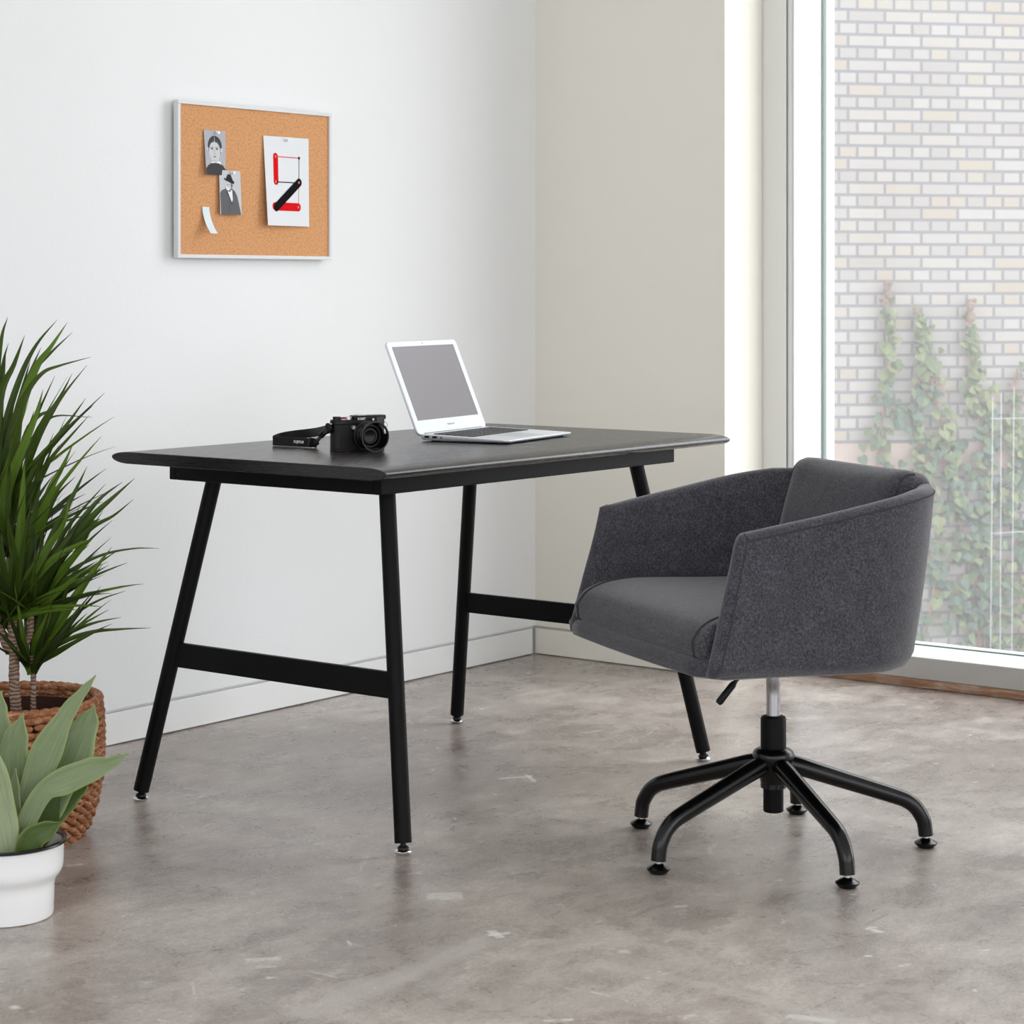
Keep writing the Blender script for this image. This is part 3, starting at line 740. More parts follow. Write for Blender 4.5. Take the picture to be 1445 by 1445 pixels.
m2 = cl(tl[2]); bm = BM(); box(bm, (-.008,-.003,-.006), (.008,.003,.006), Matrix.Translation(m2) @ Matrix.Rotation(RAD(-40),4,'Y')); obj('slider', bm, M_rubber, s1, bevel=.001)
m3 = cl(lug); bm = BM(); lathe(bm, [(0,-.003),(.0095,-.003),(.011,0),(.0095,.003),(0,.003)], 20, Matrix.Translation(m3+V((-.003,0,0))) @ Matrix.Rotation(RAD(70),4,'Y')); obj('lug_guard', bm, M_strap, s1, smooth=True)
# lettering on the strap
tdir = (fa-fb).normalized(); fc = fb.lerp(fa, .70) ; tn = V((tdir.y, -tdir.x, 0))
if tn.dot(CF) > 0: tn = -tn
Mt = Matrix(((tdir.x, 0, tn.x, 0), (tdir.y, 0, tn.y, 0), (0, 1, 0, 0), (0,0,0,1)))
Mt = Rinv @ Matrix.Translation(V((fc.x, fc.y, zs+.0008)) + tn*.0052) @ Mt
text_mesh('strap_text', 'FUJIFILM', .0078, simple('white_print', (226,227,228), .6), s1, Mt, bold=True)

# =============================================================== PIN BOARD
X0, X1, Z0, Z1 = -1.489, -.930, 1.168, 1.556
pb = thing('pin_board', 'cork pin board in a thin white frame hanging on the left wall', 'pin board', (X0, 0, Z0))
BWi, BHi = X1-X0, Z1-Z0; YF = -.026
fwd = .009
for n_, a, b in (('f', (0, YF, 0), (BWi, -.010, fwd)), ('f', (0, YF, BHi-fwd), (BWi, -.010, BHi)), ('f', (0, YF, fwd), (fwd, -.010, BHi-fwd)), ('f', (BWi-fwd, YF, fwd), (BWi, -.010, BHi-fwd))):
    bm = BM(); box(bm, a, b); obj('frame_rail', bm, M_frame, pb, bevel=.0008)
def cork():
    t = NT('cork'); co = t.coord()
    n = t.noise(co, 190, 5, .8); v = t.noise(co, 70, 3, .6)
    c = t.ramp(n, [(.34, lin((166,108,66))[:3]), (.45, lin((206,150,104))[:3]), (.58, lin((216,163,116))[:3]), (.72, lin((232,184,142))[:3])])
    c = t.mix(t.rng(v,.58,.7,0,.3), c, lin((190,132,88)))
    t.bsdf(c, .9, 0, .15, bump=n, bstr=.3); return t.m
bm = BM(); box(bm, (fwd, YF+.005, fwd), (BWi-fwd, -.012, BHi-fwd)); obj('cork_panel', bm, cork(), pb)
bm = BM(); box(bm, (.04, -.011, .04), (BWi-.04, -.0005, BHi-.04)); obj('backing', bm, simple('board_backing', (120,112,100), .8), pb)
YC = YF+.0045
def G(v): return simple('print_grey', (v, v, v+3), .9, 0, .08)
GREYS = {}
def gm(v):
    if v not in GREYS: GREYS[v] = G(v)
    return GREYS[v]
class Card:
    def __init__(s, name, label, cat, x0, x1, z0, z1, lifts, paper, group=None):
        # lifts at bl, br, tl, tr (distance off the cork)
        s.t = thing(name, label, cat, (x0, YC, z0), 0, group); s.w = x1-x0; s.h = z1-z0; s.l = lifts; s.k = 0
        n = 8; bm = BM()
        g = [[[bm.verts.new(s.p(i/n, j/n, off)) for i in range(n+1)] for j in range(n+1)] for off in (0, .0005)]
        for q in g:
            for j in range(n):
                for i in range(n): bm.faces.new((q[j][i], q[j][i+1], q[j+1][i+1], q[j+1][i]))
        per = [(i,0) for i in range(n)]+[(n,j) for j in range(n)]+[(n-i,n) for i in range(n)]+[(0,n-j) for j in range(n)]
        for (a,b),(c,d) in zip(per, per[1:]+per[:1]): bm.faces.new((g[0][b][a], g[0][d][c], g[1][d][c], g[1][b][a]))
        obj('paper_sheet', bm, paper, s.t)
        s.bm = BM(); s.mats = []
    def p(s, u, v, off=0):
        bl, br, tl, tr = s.l; d = (bl*(1-u)+br*u)*(1-v)**1.0+(tl*(1-u)+tr*u)*v
        return V((u*s.w, -d-off, v*s.h))
    def poly(s, pts, mat):
        if mat not in s.mats: s.mats.append(mat)
        s.k += 1; f = poly(s.bm, [s.p(u, v, .0005+.00035+.00002*s.k) for u, v in pts], s.mats.index(mat)); return f
    def ell(s, cu, cv, ru, rv, mat, n=28, a0=0, a1=360):
        s.poly([(cu+ru*cos(RAD(a0+(a1-a0)*k/n)), cv+rv*sin(RAD(a0+(a1-a0)*k/n))) for k in range(n+(0 if a1-a0 == 360 else 1))], mat)
    def bar(s, a, b, wd, mat):   # capsule, wd in metres
        A = V((a[0]*s.w, a[1]*s.h)); B = V((b[0]*s.w, b[1]*s.h)); d = B-A; an = math.atan2(d.y, d.x); P = []
        for k in range(13): q = an-pi/2+pi*k/12; P.append((B.x+wd/2*cos(q), B.y+wd/2*sin(q)))
        for k in range(13): q = an+pi/2+pi*k/12; P.append((A.x+wd/2*cos(q), A.y+wd/2*sin(q)))
        s.poly([(x/s.w, y/s.h) for x, y in P], mat)
    def done(s, name): 
        bmesh.ops.triangulate(s.bm, faces=s.bm.faces[:]); obj(name, s.bm, None, s.t, mats=s.mats, norm=False)
M_paper = simple('white_paper', (226,228,231), .9, 0, .1)
M_print = simple('grey_print_paper', (178,180,188), .9, 0, .1); M_print2 = simple('pale_print_paper', (200,202,207), .9, 0, .1)
c1 = Card('portrait_print', 'grey portrait print of a person with centre-parted dark hair and white lace collar', 'photo', -1.399, -1.323, 1.376, 1.487, (.011,.0018,.0013,.001), M_print, 'old portraits pinned to the cork')
c1.ell(.48,.635,.335,.245,gm(72))                      # hair
c1.poly([(.36,.38),(.66,.38),(.68,.22),(.34,.22)], gm(198))   # neck
c1.ell(.13,.58,.04,.045,gm(205)); c1.ell(.80,.56,.05,.055,gm(205))
c1.ell(.46,.535,.275,.245,gm(204))                   # face
c1.poly([(.205,.56),(.20,.70),(.32,.78),(.46,.80),(.44,.74),(.32,.72),(.24,.66)], gm(82)); c1.poly([(.48,.80),(.64,.78),(.75,.70),(.74,.57),(.68,.66),(.60,.72),(.48,.74)], gm(82))
c1.poly([(.455,.86),(.475,.86),(.485,.75),(.45,.75)], gm(170))
for x in (.34,.57): c1.ell(x,.585,.062,.018,gm(120)); c1.ell(x,.58,.032,.013,gm(48)); c1.poly([(x-.08,.61),(x+.08,.618),(x+.08,.630),(x-.08,.624)], gm(118))
c1.poly([(.43,.57),(.455,.57),(.445,.48),(.505,.475),(.50,.462),(.42,.465)], gm(165)); c1.ell(.455,.41,.075,.013,gm(120)); c1.ell(.455,.392,.05,.010,gm(176))
c1.ell(.45,.325,.10,.012,gm(190))
c1.poly([(.0,.0),(1,.0),(.985,.14),(.86,.22),(.66,.27),(.30,.27),(.12,.21),(.0,.13)], gm(72))
c1.poly([(.26,.28),(.30,.235),(.36,.24),(.40,.212),(.46,.226),(.52,.208),(.58,.226),(.64,.214),(.70,.238),(.76,.24),(.74,.30),(.64,.31),(.50,.262),(.36,.30)], gm(238))
c1.done('printed_portrait')
c2 = Card('portrait_print', 'grey portrait print of a person in a dark hat, jacket and bow tie', 'photo', -1.348, -1.273, 1.278, 1.389, (.008,.009,.0040,.0038), M_print2, 'old portraits pinned to the cork')
c2.poly([(.04,.0),(.97,.0),(.90,.20),(.80,.44),(.70,.54),(.55,.60),(.30,.60),(.08,.54),(.02,.48)], gm(104))
c2.poly([(.36,.54),(.58,.56),(.60,.34),(.55,.28)], gm(236)); c2.ell(.42,.66,.115,.115,gm(206)); c2.ell(.37,.60,.07,.055,gm(228))
c2.poly([(.34,.555),(.42,.54),(.50,.56),(.51,.52),(.43,.525),(.35,.53)], gm(60)); c2.poly([(.33,.55),(.30,.50),(.54,.27),(.60,.32),(.60,.55),(.66,.50),(.58,.24),(.52,.22)], gm(84))
c2.ell(.37,.68,.025,.010,gm(70)); c2.ell(.45,.685,.022,.010,gm(80)); c2.ell(.39,.635,.02,.02,gm(150))
c2.ell(.56,.66,.045,.055,gm(120))
c2.poly([(.24,.84),(.20,.80),(.28,.77),(.44,.735),(.58,.70),(.66,.70),(.70,.74),(.62,.78),(.54,.80),(.53,.90),(.46,.915),(.38,.91),(.34,.83),(.28,.80)], gm(58))
c2.poly([(.33,.815),(.55,.765),(.55,.79),(.34,.84)], gm(36)); c2.poly([(.40,.30),(.42,.30),(.44,.05),(.42,.05)], gm(84))
c2.done('printed_portrait')
c3 = Card('art_print', 'white art print of red and black bars joined by thin lines, pinned to cork', 'poster', -1.187, -1.017, 1.254, 1.484, (.018,.003,.001,.0008), M_paper)
RED = simple('print_red', (214,24,32), .9, 0, .06); BLK = simple('print_black', (26,22,26), .9, 0, .06); CO = simple('print_tan', (220,146,96), .9, 0, .06); DG = simple('print_dark_grey', (52,58,60), .9, 0, .06)
pA, pB, pC, pD, pE, pF = (.245,.775),(.775,.775),(.235,.495),(.765,.495),(.19,.215),(.735,.215)
c3.bar(pA, (.235,.495), .0185, RED); c3.bar((.24,.775), (.775,.772), .0022, RED); c3.bar((.775,.772), (.765,.5), .0022, DG)
c3.bar((.235,.49), (.70,.49), .0026, BLK); c3.bar(pE, pF, .0215, RED); c3.bar((.762,.5), (.742,.215), .0014, RED); c3.bar((.215,.205), (.765,.495), .0215, BLK)
c3.ell(.775,.772,.022,.018,BLK); c3.ell(.258,.492,.018,.016,BLK)
for q in ((.245,.775),(.232,.492),(.763,.495),(.738,.215)): c3.ell(q[0], q[1], .017, .014, CO)
c3.done('printed_bars')
# curled note
nt = thing('paper_note', 'small pale blue paper strip curling off the lower left of the cork', 'note', (-1.404, YC, 1.2955))
bm = BM(); Ln = []; 
for off in (0, .0004):
    for k in range(15):
        f = k/14; z = -.072*f*(1-.08*f); y = -.0015-.026*f**1.9-off; Ln.append((y, z, f))
for i, off in enumerate((0,1)): pass
q = [[bm.verts.new((x+.004*f, y, z)) for x in (0, .012, .024)] for (y, z, f) in Ln]
for s0 in (0, 15):
    for k in range(14):
        for j in range(2): bm.faces.new((q[s0+k][j], q[s0+k][j+1], q[s0+k+1][j+1], q[s0+k+1][j]))
for k in range(14):
    for j in (0, 2): bm.faces.new((q[k][j], q[k+1][j], q[15+k+1][j], q[15+k][j]))
for j in (0, 1):
    for k in (0, 14): bm.faces.new((q[k][j], q[k][j+1], q[15+k][j+1], q[15+k][j]))
obj('paper_strip', bm, simple('pale_blue_paper', (216,230,236), .6), nt, smooth=True)
M_pin = simple('clear_pin', (228,230,234), .15, 0, .8)
def pin(x, z, lab, y=YC-.004):
    t = thing('push_pin', lab, 'pin', (x, y, z), 0, 'clear push pins on the cork board')
    bm = BM(); Mx = Matrix.Rotation(pi/2, 4, 'X'); lathe(bm, [(0,0),(.0042,0),(.0042,.0010),(.0022,.0022),(.0020,.0060),(.0036,.0074),(.0036,.0088),(0,.0090)], 20, Mx); obj('pin_head', bm, M_pin, t, smooth=True)
    bm = BM(); lathe(bm, [(.0005,-.008),(.0005,.001)], 8, Mx); obj('pin_needle', bm, M_chrome, t)
pin(-1.357, 1.4815, 'clear push pin at the top of the portrait with the lace collar')
pin(-1.305, 1.3835, 'clear push pin at the top of the portrait with the hat', YC-.0062)
pin(-1.103, 1.4765, 'clear push pin at the top of the red and black bar print')

# =============================================================== BASKET + PALM-LIKE PLANT
BC = V((-2.396, -.500, 0))
def wickermat():
    t = NT('woven_water_hyacinth'); co = t.coord('Object')
    n = t.noise(t.mapv(co, (1,1,3)), 60, 5, .7); n2 = t.noise(co, 16, 4, .6)
    c = t.ramp(n, [(.32, lin((104,60,36))[:3]), (.5, lin((164,108,72))[:3]), (.66, lin((206,158,118))[:3])])
    c = t.mix(t.rng(n2, .42, .68, 0, .55), c, lin((122,72,44)))
    t.bsdf(c, .6, 0, .35, bump=n, bstr=.4, bdist=.002); return t.m
M_wick = wickermat(); M_wdark = simple('basket_inner', (60,38,26), .9)
bk = thing('woven_basket', 'brown woven basket holding the spiky tall plant beside the left wall', 'basket', BC)
def brad(z):
    K = [(0,.130),(.03,.147),(.07,.161),(.12,.171),(.18,.1745),(.23,.173),(.275,.168)]
    for (a,ra),(b,rb) in zip(K, K[1:]):
        if z <= b: return lerp(ra, rb, max(0,(z-a)/(b-a)))
    return K[-1][1]
def lump(bm, c, tx, ty, tz, a, b, d, nu=8, nv=5):
    R = []
    for j in range(nv+1):
        ph = -pi/2+pi*j/nv
        if j in (0, nv): R.append([bm.verts.new(c+tx*(a*sin(ph)))])
        else: R.append([bm.verts.new(c+tx*(a*sin(ph))+(ty*(b*cos(2*pi*i/nu))+tz*(d*sin(2*pi*i/nu)))*cos(ph)**.6) for i in range(nu)])
    for A, B in zip(R, R[1:]):
        for i in range(nu):
            k = (i+1) % nu
            if len(A) == 1: bm.faces.new((A[0], B[k], B[i]))
            elif len(B) == 1: bm.faces.new((A[i], A[k], B[0]))
            else: bm.faces.new((A[i], A[k], B[k], B[i]))
bm = BM(); z = .010; r_ = 0
while z < .155:      # braided lower rows
    nn = 34; R0 = brad(z)
    for i in range(nn):
        for s in (-1, 1):
            a = 2*pi*(i+(.25 if s > 0 else .0)+(r_%2)*.5)/nn + random.uniform(-.01,.01)
            er = V((cos(a), sin(a), 0)); et = V((-sin(a), cos(a), 0)); tx = (et*.84+V((0,0,1))*(.5*s)).normalized(); tz = er; ty = tx.cross(tz)
            lump(bm, er*(R0-.002+random.uniform(-.001,.0015))+V((0,0,z+s*.0056)), tx, ty, tz, .0220, .0076, .0090)
    z += .0225; r_ += 1
obj('braided_wall', bm, M_wick, bk, smooth='all')
bm = BM(); z = .160; r_ = 0
while z < .268:
    nn = 26; R0 = brad(z)
    for i in range(nn):
        a = 2*pi*(i+random.uniform(-.08,.08)+(.5 if r_%3==1 else 0))/nn; er = V((cos(a), sin(a), 0)); et = V((-sin(a), cos(a), 0))
        dz = V((0,0,random.uniform(-.06,.06))); lump(bm, er*(R0+random.uniform(-.001,.001))+V((0,0,z)), (et+dz).normalized(), V((0,0,1)), er, .0235, .0082, .0085, 8, 6)
    z += .0142; r_ += 1
obj('coiled_wall', bm, M_wick, bk, smooth='all')
bm = BM(); nn = 52; 
for i in range(nn):
    a = 2*pi*i/nn; er = V((cos(a), sin(a), 0)); et = V((-sin(a), cos(a), 0)); lump(bm, er*.167+V((0,0,.272)), (et+V((0,0,.16))).normalized(), V((0,0,1)), er, .015, .0095, .0105)
obj('rim', bm, M_wick, bk, smooth='all')
bm = BM(); lathe(bm, [(0,.001),(.128,.001),(.151,.06),(.163,.12),(.166,.18),(.164,.25),(.162,.25),(.161,.12),(.143,.02),(0,.02)], 48); obj('lining', bm, M_wdark, bk, smooth=True)

def leafmat(name, dark, light, edge, rough=.4):
    t = NT(name); uv = t.coord('UV'); sp = t.n('ShaderNodeSeparateXYZ'); t.l(uv, sp.inputs[0])
    n = t.noise(t.mapv(uv, (16, 1.2, 1)), 2.4, 5, .7); n2 = t.noise(t.coord(), 9, 3)
    c = t.mix(t.rng(n, .3, .7), lin(dark), lin(light)); c = t.mix(t.rng(n2, .35, .65, 0, .5), c, lin(dark))
    e = t.math('ABSOLUTE', t.math('SUBTRACT', sp.outputs[0], .5)); e = t.math('MULTIPLY', t.rng(e, .45, .495), .8)
    c = t.mix(e, c, lin(edge))
    t.bsdf(c, rough, 0, .4, **{'Transmission Weight': 0}); 
    b = t.out.inputs[0].links[0].from_node
    tl = t.n('ShaderNodeBsdfTranslucent'); t.l(c, tl.inputs[0]); mx = t.n('ShaderNodeMixShader'); mx.inputs[0].default_value = .22
    t.l(b.outputs[0], mx.inputs[1]); t.l(tl.outputs[0], mx.inputs[2]); t.l(mx.outputs[0], t.out.inputs[0]); return t.m
M_dr = [leafmat('dracaena_leaf', (40,60,16), (84,112,34), (100,52,40)), leafmat('dracaena_leaf_bright', (66,98,22), (118,152,50), (110,62,44)), leafmat('dracaena_leaf_dark', (30,44,12), (60,80,28), (84,42,32))]
def blade(bm, uvl, P, Wd, fold=.25, mi=0, nrm=None, nw=2, cup=0):
    """leaf blade along P (list of V) with widths Wd (same length)"""
    rows = []; n = len(P)
    for i, p in enumerate(P):
        t = (P[min(i+1,n-1)]-P[max(i-1,0)]).normalized()
        up = nrm if nrm is not None else V((0,0,1))
        sd = t.cross(up)
        if sd.length < 1e-3: sd = t.cross(V((1,0,0)))
        sd.normalize(); nn = sd.cross(t).normalized(); w = Wd[i]
        rows.append([(bm.verts.new(p + sd*(w*(k/nw-.5)) + nn*(abs(k/nw-.5)*w*fold + cup*w*((k/nw-.5)**2)*2)), k/nw, i/(n-1)) for k in range(nw+1)])
    for A, B in zip(rows, rows[1:]):
        for k in range(nw):
            q = (A[k], A[k+1], B[k+1], B[k])
            f = bm.faces.new([x[0] for x in q]); f.material_index = mi
            for lp, x in zip(f.loops, q): lp[uvl].uv = (x[1], x[2])
def wprof(i, n, w):
    f = i/(n-1); return w*(.5+.5*min(1,f*4))*(1-max(0,(f-.28)/.72)**1.25)+.0005
PD = 4.46
def pp(u, v, dd=0): return atd(u, v, PD+dd) - BC
dp = thing('dracaena_plant', 'tall spiky dark green plant with thin ringed trunks growing in the woven basket', 'plant', BC)
def barkmat():
    t = NT('ringed_bark'); co = t.coord(); w = t.n('ShaderNodeTexWave', bands_direction='Z'); t.l(co, w.inputs[0]); w.inputs['Scale'].default_value = 40; w.inputs['Distortion'].default_value = 7; w.inputs['Detail'].default_value = 3
    n = t.noise(co, 70, 4)
    c = t.ramp(w.outputs['Fac'], [(.1, lin((112,86,72))[:3]), (.5, lin((146,120,104))[:3]), (.9, lin((170,148,132))[:3])]); c = t.mix(t.rng(n,.4,.7,0,.5), c, lin((110,84,70)))
    t.bsdf(c, .8, 0, .2, bump=w.outputs['Fac'], bstr=.6, bdist=.003); return t.m
M_bark = barkmat()
SOIL = .205
bm = BM(); lathe(bm, [(0,.2),(.160,.2),(.160,.190),(0,.18)], 40)
for i in range(160):
    a = random.uniform(0, 2*pi); r = .148*math.sqrt(random.random()); lump(bm, V((r*cos(a), r*sin(a), .2)), V((1,0,0)), V((0,1,0)), V((0,0,1)), .007, .006, .005, 5, 3)
obj('soil', bm, simple('dark_potting_soil', (52,38,30), .95, nscale=60, nvar=.4), dp)
def cane(path, r0, r1, dd=0):
    P = [pp(u, v, dd) for u, v in path]; P = catmull([V((P[0].x, P[0].y, .185))]+P, 6)
    bm = BM(); n = len(P); tube(bm, P, [lerp(r0, r1, i/(n-1))*(1+.05*((i%2)*2-1)) for i in range(n)], 14); obj('trunk', bm, M_bark, dp, smooth='all')
cane([(23,1010),(20,960),(20,925),(18,900),(17,850)], .0125, .0085)
def branch(path, r, dd=0):
    P = catmull([pp(u, v, dd) for u, v in path], 6); bm = BM(); tube(bm, P, [r*(1+.05*((i%2)*2-1)) for i in range(len(P))], 12); obj('branch', bm, M_bark, dp, smooth='all')
branch([(22,918),(33,912),(42,895),(44,852)], .0068); branch([(19,920),(8,910),(2,890),(2,862)], .0068)
branch([(14,922),(2,890),(-10,800),(-12,700)], .0085, .05)
cane([(47,985),(47,950),(45,925)], .0062, .0052, .02)
def crown(u, v, dd, n, L, el0, el1, name='foliage', lean=0, w=.0145, extra=(), keep=None):
    bm = BM(); uvl = bm.loops.layers.uv.new('UVMap'); c = pp(u, v, dd)
    for i in range(n):
        az = 2*pi*(i*.381966)+random.uniform(-.2,.2); el = RAD(lerp(el1, el0, (i/n)**.8)+random.uniform(-7,7)); ln = L*random.uniform(.6,.92)
        d = V((cos(az)*cos(el), sin(az)*cos(el), sin(el))) + (CR*lean); d.normalize()
        P = []; q = c + V((cos(az)*.006, sin(az)*.006, -.02+.05*(1-i/n)*-.4)); m = 11; dr = random.uniform(.3,1.1)*(1-el/(pi/2)*.75)
        for k in range(m):
            P.append(q.copy()); st_ = ln/(m-1); dd_ = (d + V((0,0,-1))*(dr*.085*k*(k/m)*.45)).normalized(); q = q + dd_*st_
        if min(p.z for p in P) < .0: continue
        if max(p.y for p in P)+BC.y > -.02: continue
        tv = (-CF*random.uniform(.2,1)+V((0,0,.6))+CR*random.uniform(-.5,.5)).normalized(); blade(bm, uvl, P, [wprof(k, m, w*random.uniform(.8,1.1)) for k in range(m)], .35, random.choice((0,0,0,1,2,2)), nrm=tv)
    for pts, wpx, off in extra:
        P = catmull([pp(a, b, off*(j/(len(pts)-1))+dd*(1-j/(len(pts)-1))) for j, (a, b) in enumerate(reversed(pts))], 5)
        m = len(P); ww = wpx/706*.98
        vn = (-CF*1.0+V((0,0,.45))).normalized()
        blade(bm, uvl, P, [wprof(k, m, ww) for k in range(m)], .3, 0 if wpx < 15 else 1, nrm=vn)
    bmesh.ops.remove_doubles(bm, verts=bm.verts, dist=1e-6)
    return obj(name, bm, None, dp, mats=M_dr, norm=False)
crown(-12, 700, .05, 46, .36, 25, 86, extra=[
 ([(11,447),(2,480),(-6,560),(-12,690)],10,.0), ([(35,473),(20,515),(0,565),(-10,690)],13,-.03), ([(81,451),(52,486),(30,530),(8,600),(-8,690)],11,.04),
 ([(95,455),(72,490),(50,522),(25,590),(-6,690)],15,-.02), ([(102,469),(70,500),(45,530),(22,600),(-6,695)],10,.05), ([(128,504),(85,516),(60,527),(38,555),(18,600),(-8,695)],10,-.04),
 ([(58,490),(45,520),(30,560),(5,640)],7,.06), ([(43,508),(34,540),(20,590),(0,660)],7,.07), ([(12,484),(4,515),(-4,580),(-10,680)],8,.02)])
crown(8, 760, .03, 44, .34, 18, 84, extra=[
 ([(123,515),(95,550),(75,580),(50,630),(10,750)],8,.03), ([(102,527),(85,560),(60,600),(40,650),(10,750)],10,-.03), ([(61,549),(50,590),(30,640),(8,700),(5,760)],18,-.06),
 ([(121,562),(100,592),(75,625),(48,665),(12,755)],10,0), ([(130,589),(80,587),(62,602),(42,640),(12,740)],6,.05), ([(126,586),(100,615),(70,650),(40,700),(12,755)],8,.04),
 ([(104,624),(88,660),(72,690),(58,740),(40,800)],15,-.02), ([(79,579),(65,582),(50,592),(35,620),(14,700)],9,.02), ([(33,560),(28,600),(20,650),(8,740)],14,-.05), ([(48,580),(40,610),(28,650),(12,740)],12,-.03)])
crown(17, 850, 0, 40, .30, 12, 82, extra=[
 ([(123,658),(105,696),(80,745),(55,800),(20,850)],14,-.03), ([(149,683),(120,715),(95,745),(72,785),(22,850)],8,.04), ([(107,672),(80,700),(62,740),(42,790),(18,850)],10,.05),
 ([(131,760),(108,770),(75,790),(45,820),(22,852)],15,-.05), ([(98,705),(90,740),(70,770),(45,810),(22,850)],15,-.06), ([(58,680),(50,720),(40,770),(20,845)],14,-.04), ([(10,720),(14,760),(22,800),(22,848)],12,-.06), ([(35,650),(32,700),(28,770),(20,845)],16,-.03)])
crown(44, 848, .01, 30, .29, 15, 80, lean=.15, extra=[
 ([(173,680),(140,705),(112,740),(85,780),(46,848)],13,.02), ([(190,675),(160,702),(130,730),(95,775),(48,848)],13,-.02), ([(188,705),(160,728),(130,745),(95,780),(50,850)],9,-.05),
 ([(142,732),(125,742),(100,765),(75,800),(48,850)],22,.0), ([(225,774),(190,774),(145,783),(100,805),(60,838),(48,850)],6,.04), ([(131,760),(112,778),(80,815),(48,852)],16,-.04),
 ([(127,755),(110,775),(92,800)],4,.05), ([(104,777),(90,785),(70,810),(48,850)],13,-.05)])
crown(2, 862, 0, 26, .28, 10, 80, lean=-.2)
crown(45, 925, .02, 26, .26, 30, 84, lean=.1, extra=[
 ([(158,772),(135,802),(112,835),(82,880),(48,927)],16,.0), ([(145,797),(115,832),(85,870),(48,927)],12,.03), ([(107,806),(92,840),(72,885),(47,927)],10,-.02), ([(137,806),(118,825),(100,850),(60,905)],5,.04),
 ([(177,834),(140,847),(100,872),(48,930)],5,.03), ([(154,860),(115,882),(75,908),(48,930)],7,0), ([(171,871),(130,880),(90,898),(48,932)],7,.02), ([(213,886),(170,888),(130,892),(90,906),(48,934)],7,-.02),
 ([(103,790),(88,820),(66,870),(48,925)],15,.02), ([(75,830),(68,870),(55,900),(46,925)],15,-.03), ([(60,825),(58,870),(52,900),(46,925)],12,-.02)])

# =============================================================== WHITE POT + BROAD-LEAF PLANT
PC = V((-2.773, -.929, 0))
M_en = simple('white_enamel', (248,249,250), .22, 0, .5); M_enr = simple('black_enamel_rim', (20,20,24), .22)
pot = thing('enamel_pot', 'white enamel pot with a black rim at the lower left corner', 'pot', PC)
bm = BM(); lathe(bm, [(0,.0),(.078,.0),(.0815,.002),(.083,.008),(.0842,.050),(.0850,.060),(.0885,.068),(.0955,.076),(.0990,.084),(.1000,.095),(.1005,.128),(.1015,.131),(.0985,.1315),(.0980,.1),(.0960,.086),(.083,.068),(.081,.05),(.080,.012),(0,.012)], 80); obj('pot_body', bm, M_en, pot, smooth=True)
bm = BM(); lathe(bm, [(.1000,.1275),(.1065,.1295),(.1082,.1318),(.1065,.1340),(.1000,.1345),(.0975,.1325),(.0975,.129),(.1000,.1275)], 80); obj('pot_rim', bm, M_enr, pot, smooth=True)
M_sv = [leafmat('silvery_leaf', (120,140,98), (170,184,146), (176,190,112), .5), leafmat('deep_green_leaf', (62,86,36), (108,130,72), (150,160,76), .45), leafmat('pale_leaf', (146,162,122), (198,208,174), (184,196,120), .5)]
sp_ = thing('snake_plant', 'broad silvery green pointed leaves growing in the white enamel pot', 'plant', PC)
bm = BM(); lathe(bm, [(0,.098),(.0955,.098),(.0955,.09),(0,.088)], 40); obj('soil', bm, simple('pot_soil', (58,46,38), .95, nscale=80, nvar=.4), sp_)
SD = 3.9
def qp(u, v, dd): return atd(u, v, SD+dd) - PC
LEAVES = [ # points base->tip, widths px, depth offsets (base, tip), material, twist
 ([(22,1205),(42,1130),(66,1062),(96,1005),(118,975),(135,953)], [14,34,42,22,12,2], .00,.03, 0, .15),
 ([(48,1190),(76,1122),(104,1060),(124,1022),(133,994)], [16,50,64,34,2], .04,.06, 0, -.1),
 ([(12,1212),(38,1158),(62,1118),(92,1102),(130,1086),(158,1076),(181,1063)], [14,26,26,36,32,16,2], -.02,-.02, 0, .3),
 ([(24,1210),(24,1130),(20,1075),(24,1040),(33,1006)], [16,36,42,34,2], .02,.01, 0, 0),
 ([(6,1200),(-6,1110),(-6,1040),(-4,1000),(2,975)], [16,44,48,30,2], .03,.05, 0, 0),
 ([(14,1205),(4,1160),(-14,1100),(-26,1050),(-32,1010)], [20,40,50,34,2], -.04,-.06, 2, .1),
 ([(22,1190),(20,1150),(20,1115),(22,1084)], [16,20,16,2], -.01,-.02, 0, 0),
 ([(44,1200),(66,1158),(92,1126),(112,1110),(128,1098)], [18,40,40,26,2], .03,.05, 1, .1),
 ([(22,1212),(44,1186),(66,1172),(88,1160)], [18,34,26,2], -.05,-.05, 1, .4),
 ([(0,1205),(-36,1130),(-70,1070),(-98,1030)], [18,40,40,2], -.02,-.02, 0, 0),
 ([(-8,1205),(-50,1160),(-100,1120),(-140,1108)], [18,40,36,2], -.05,-.06, 2, 0),
 ([(-2,1205),(-20,1130),(-44,1060),(-50,1000)], [18,42,42,2], .04,.05, 0, 0),
]
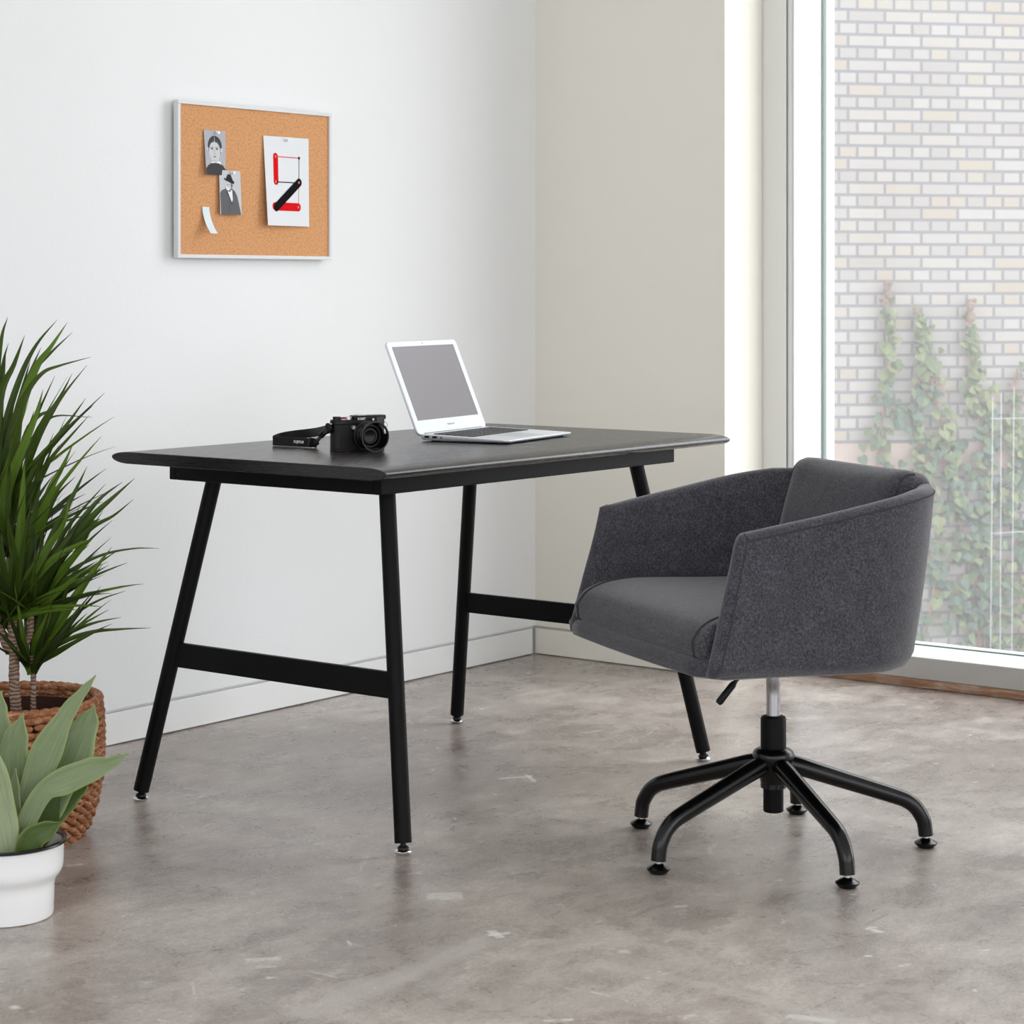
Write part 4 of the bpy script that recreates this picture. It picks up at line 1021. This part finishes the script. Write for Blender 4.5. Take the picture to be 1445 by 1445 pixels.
for pts, wd, d0_, d1_, mi, tw in LEAVES:
    n = len(pts); P0 = [qp(a, b, lerp(d0_, d1_, k/(n-1))) for k, (a, b) in enumerate(pts)]
    b0 = V((max(-.06,min(.06,P0[0].x)), max(-.06,min(.06,P0[0].y)), .093)); P0[0] = b0
    P = catmull(P0, 6); Wi = []
    for i in range(len(P)):
        f = i/6; k = min(n-2, int(f)); fr = f-k; s_ = fr*fr*(3-2*fr); Wi.append(lerp(wd[k], wd[k+1], s_)/807*1.06)
    bm = BM(); uvl = bm.loops.layers.uv.new('UVMap')
    nv_ = (-CF+V((0,0,.35))+CR*tw).normalized()
    blade(bm, uvl, P, Wi, 0, 0, nrm=nv_, nw=6, cup=.28)
    o = obj('leaf', bm, M_sv[mi], sp_, smooth='all', norm=False)
    sm = o.modifiers.new('Solid', 'SOLIDIFY'); sm.thickness = .0016; sm.offset = 0

# =============================================================== LIGHT
w = bpy.data.worlds.new('sky'); sc.world = w; w.use_nodes = True; nt_ = w.node_tree
bgn = nt_.nodes['Background']; bgn.inputs[0].default_value = (.955,.975,1,1)
def wn(typ, **kw):
    n = nt_.nodes.new(typ)
    for k, v in kw.items(): setattr(n, k, v)
    return n
wtc = wn('ShaderNodeTexCoord'); wdp = wn('ShaderNodeVectorMath', operation='DOT_PRODUCT'); wdp.inputs[1].default_value = V((.76,-.42,.50)).normalized()
nt_.links.new(wtc.outputs['Generated'], wdp.inputs[0])
wmx = wn('ShaderNodeMath', operation='MAXIMUM'); wmx.inputs[1].default_value = 0; nt_.links.new(wdp.outputs['Value'], wmx.inputs[0])
wpw = wn('ShaderNodeMath', operation='POWER'); wpw.inputs[1].default_value = 3; nt_.links.new(wmx.outputs[0], wpw.inputs[0])
wma = wn('ShaderNodeMath', operation='MULTIPLY_ADD'); wma.inputs[1].default_value = 3.4; wma.inputs[2].default_value = 2.0; nt_.links.new(wpw.outputs[0], wma.inputs[0])
nt_.links.new(wma.outputs[0], bgn.inputs[1])
def portal(loc, rot, sx, sy):
    l = bpy.data.lights.new('opening_portal', 'AREA'); l.shape = 'RECTANGLE'; l.size = sx; l.size_y = sy; l.cycles.is_portal = True
    o = bpy.data.objects.new('opening_portal', l); COL.objects.link(o); o.location = loc; o.rotation_euler = rot
portal((GX+.10, (-.75+WY1)/2, 1.6), (0, pi/2, 0), 3.0, 5.6)
portal((-4.15, YW-.1, 1.72), (pi/2, 0, 0), 7.3, 2.85)  # at the fill-light opening added in the front wall
portal((XW-.1, -4.25, 1.75), (0, -pi/2, 0), 2.7, 6.1)  # at the fill-light opening added in the rear wall
sc.view_settings.view_transform = 'Standard'; sc.view_settings.look = 'None'; sc.view_settings.gamma = 1; sc.view_settings.use_curve_mapping = False
sc.view_settings.exposure = 0.32
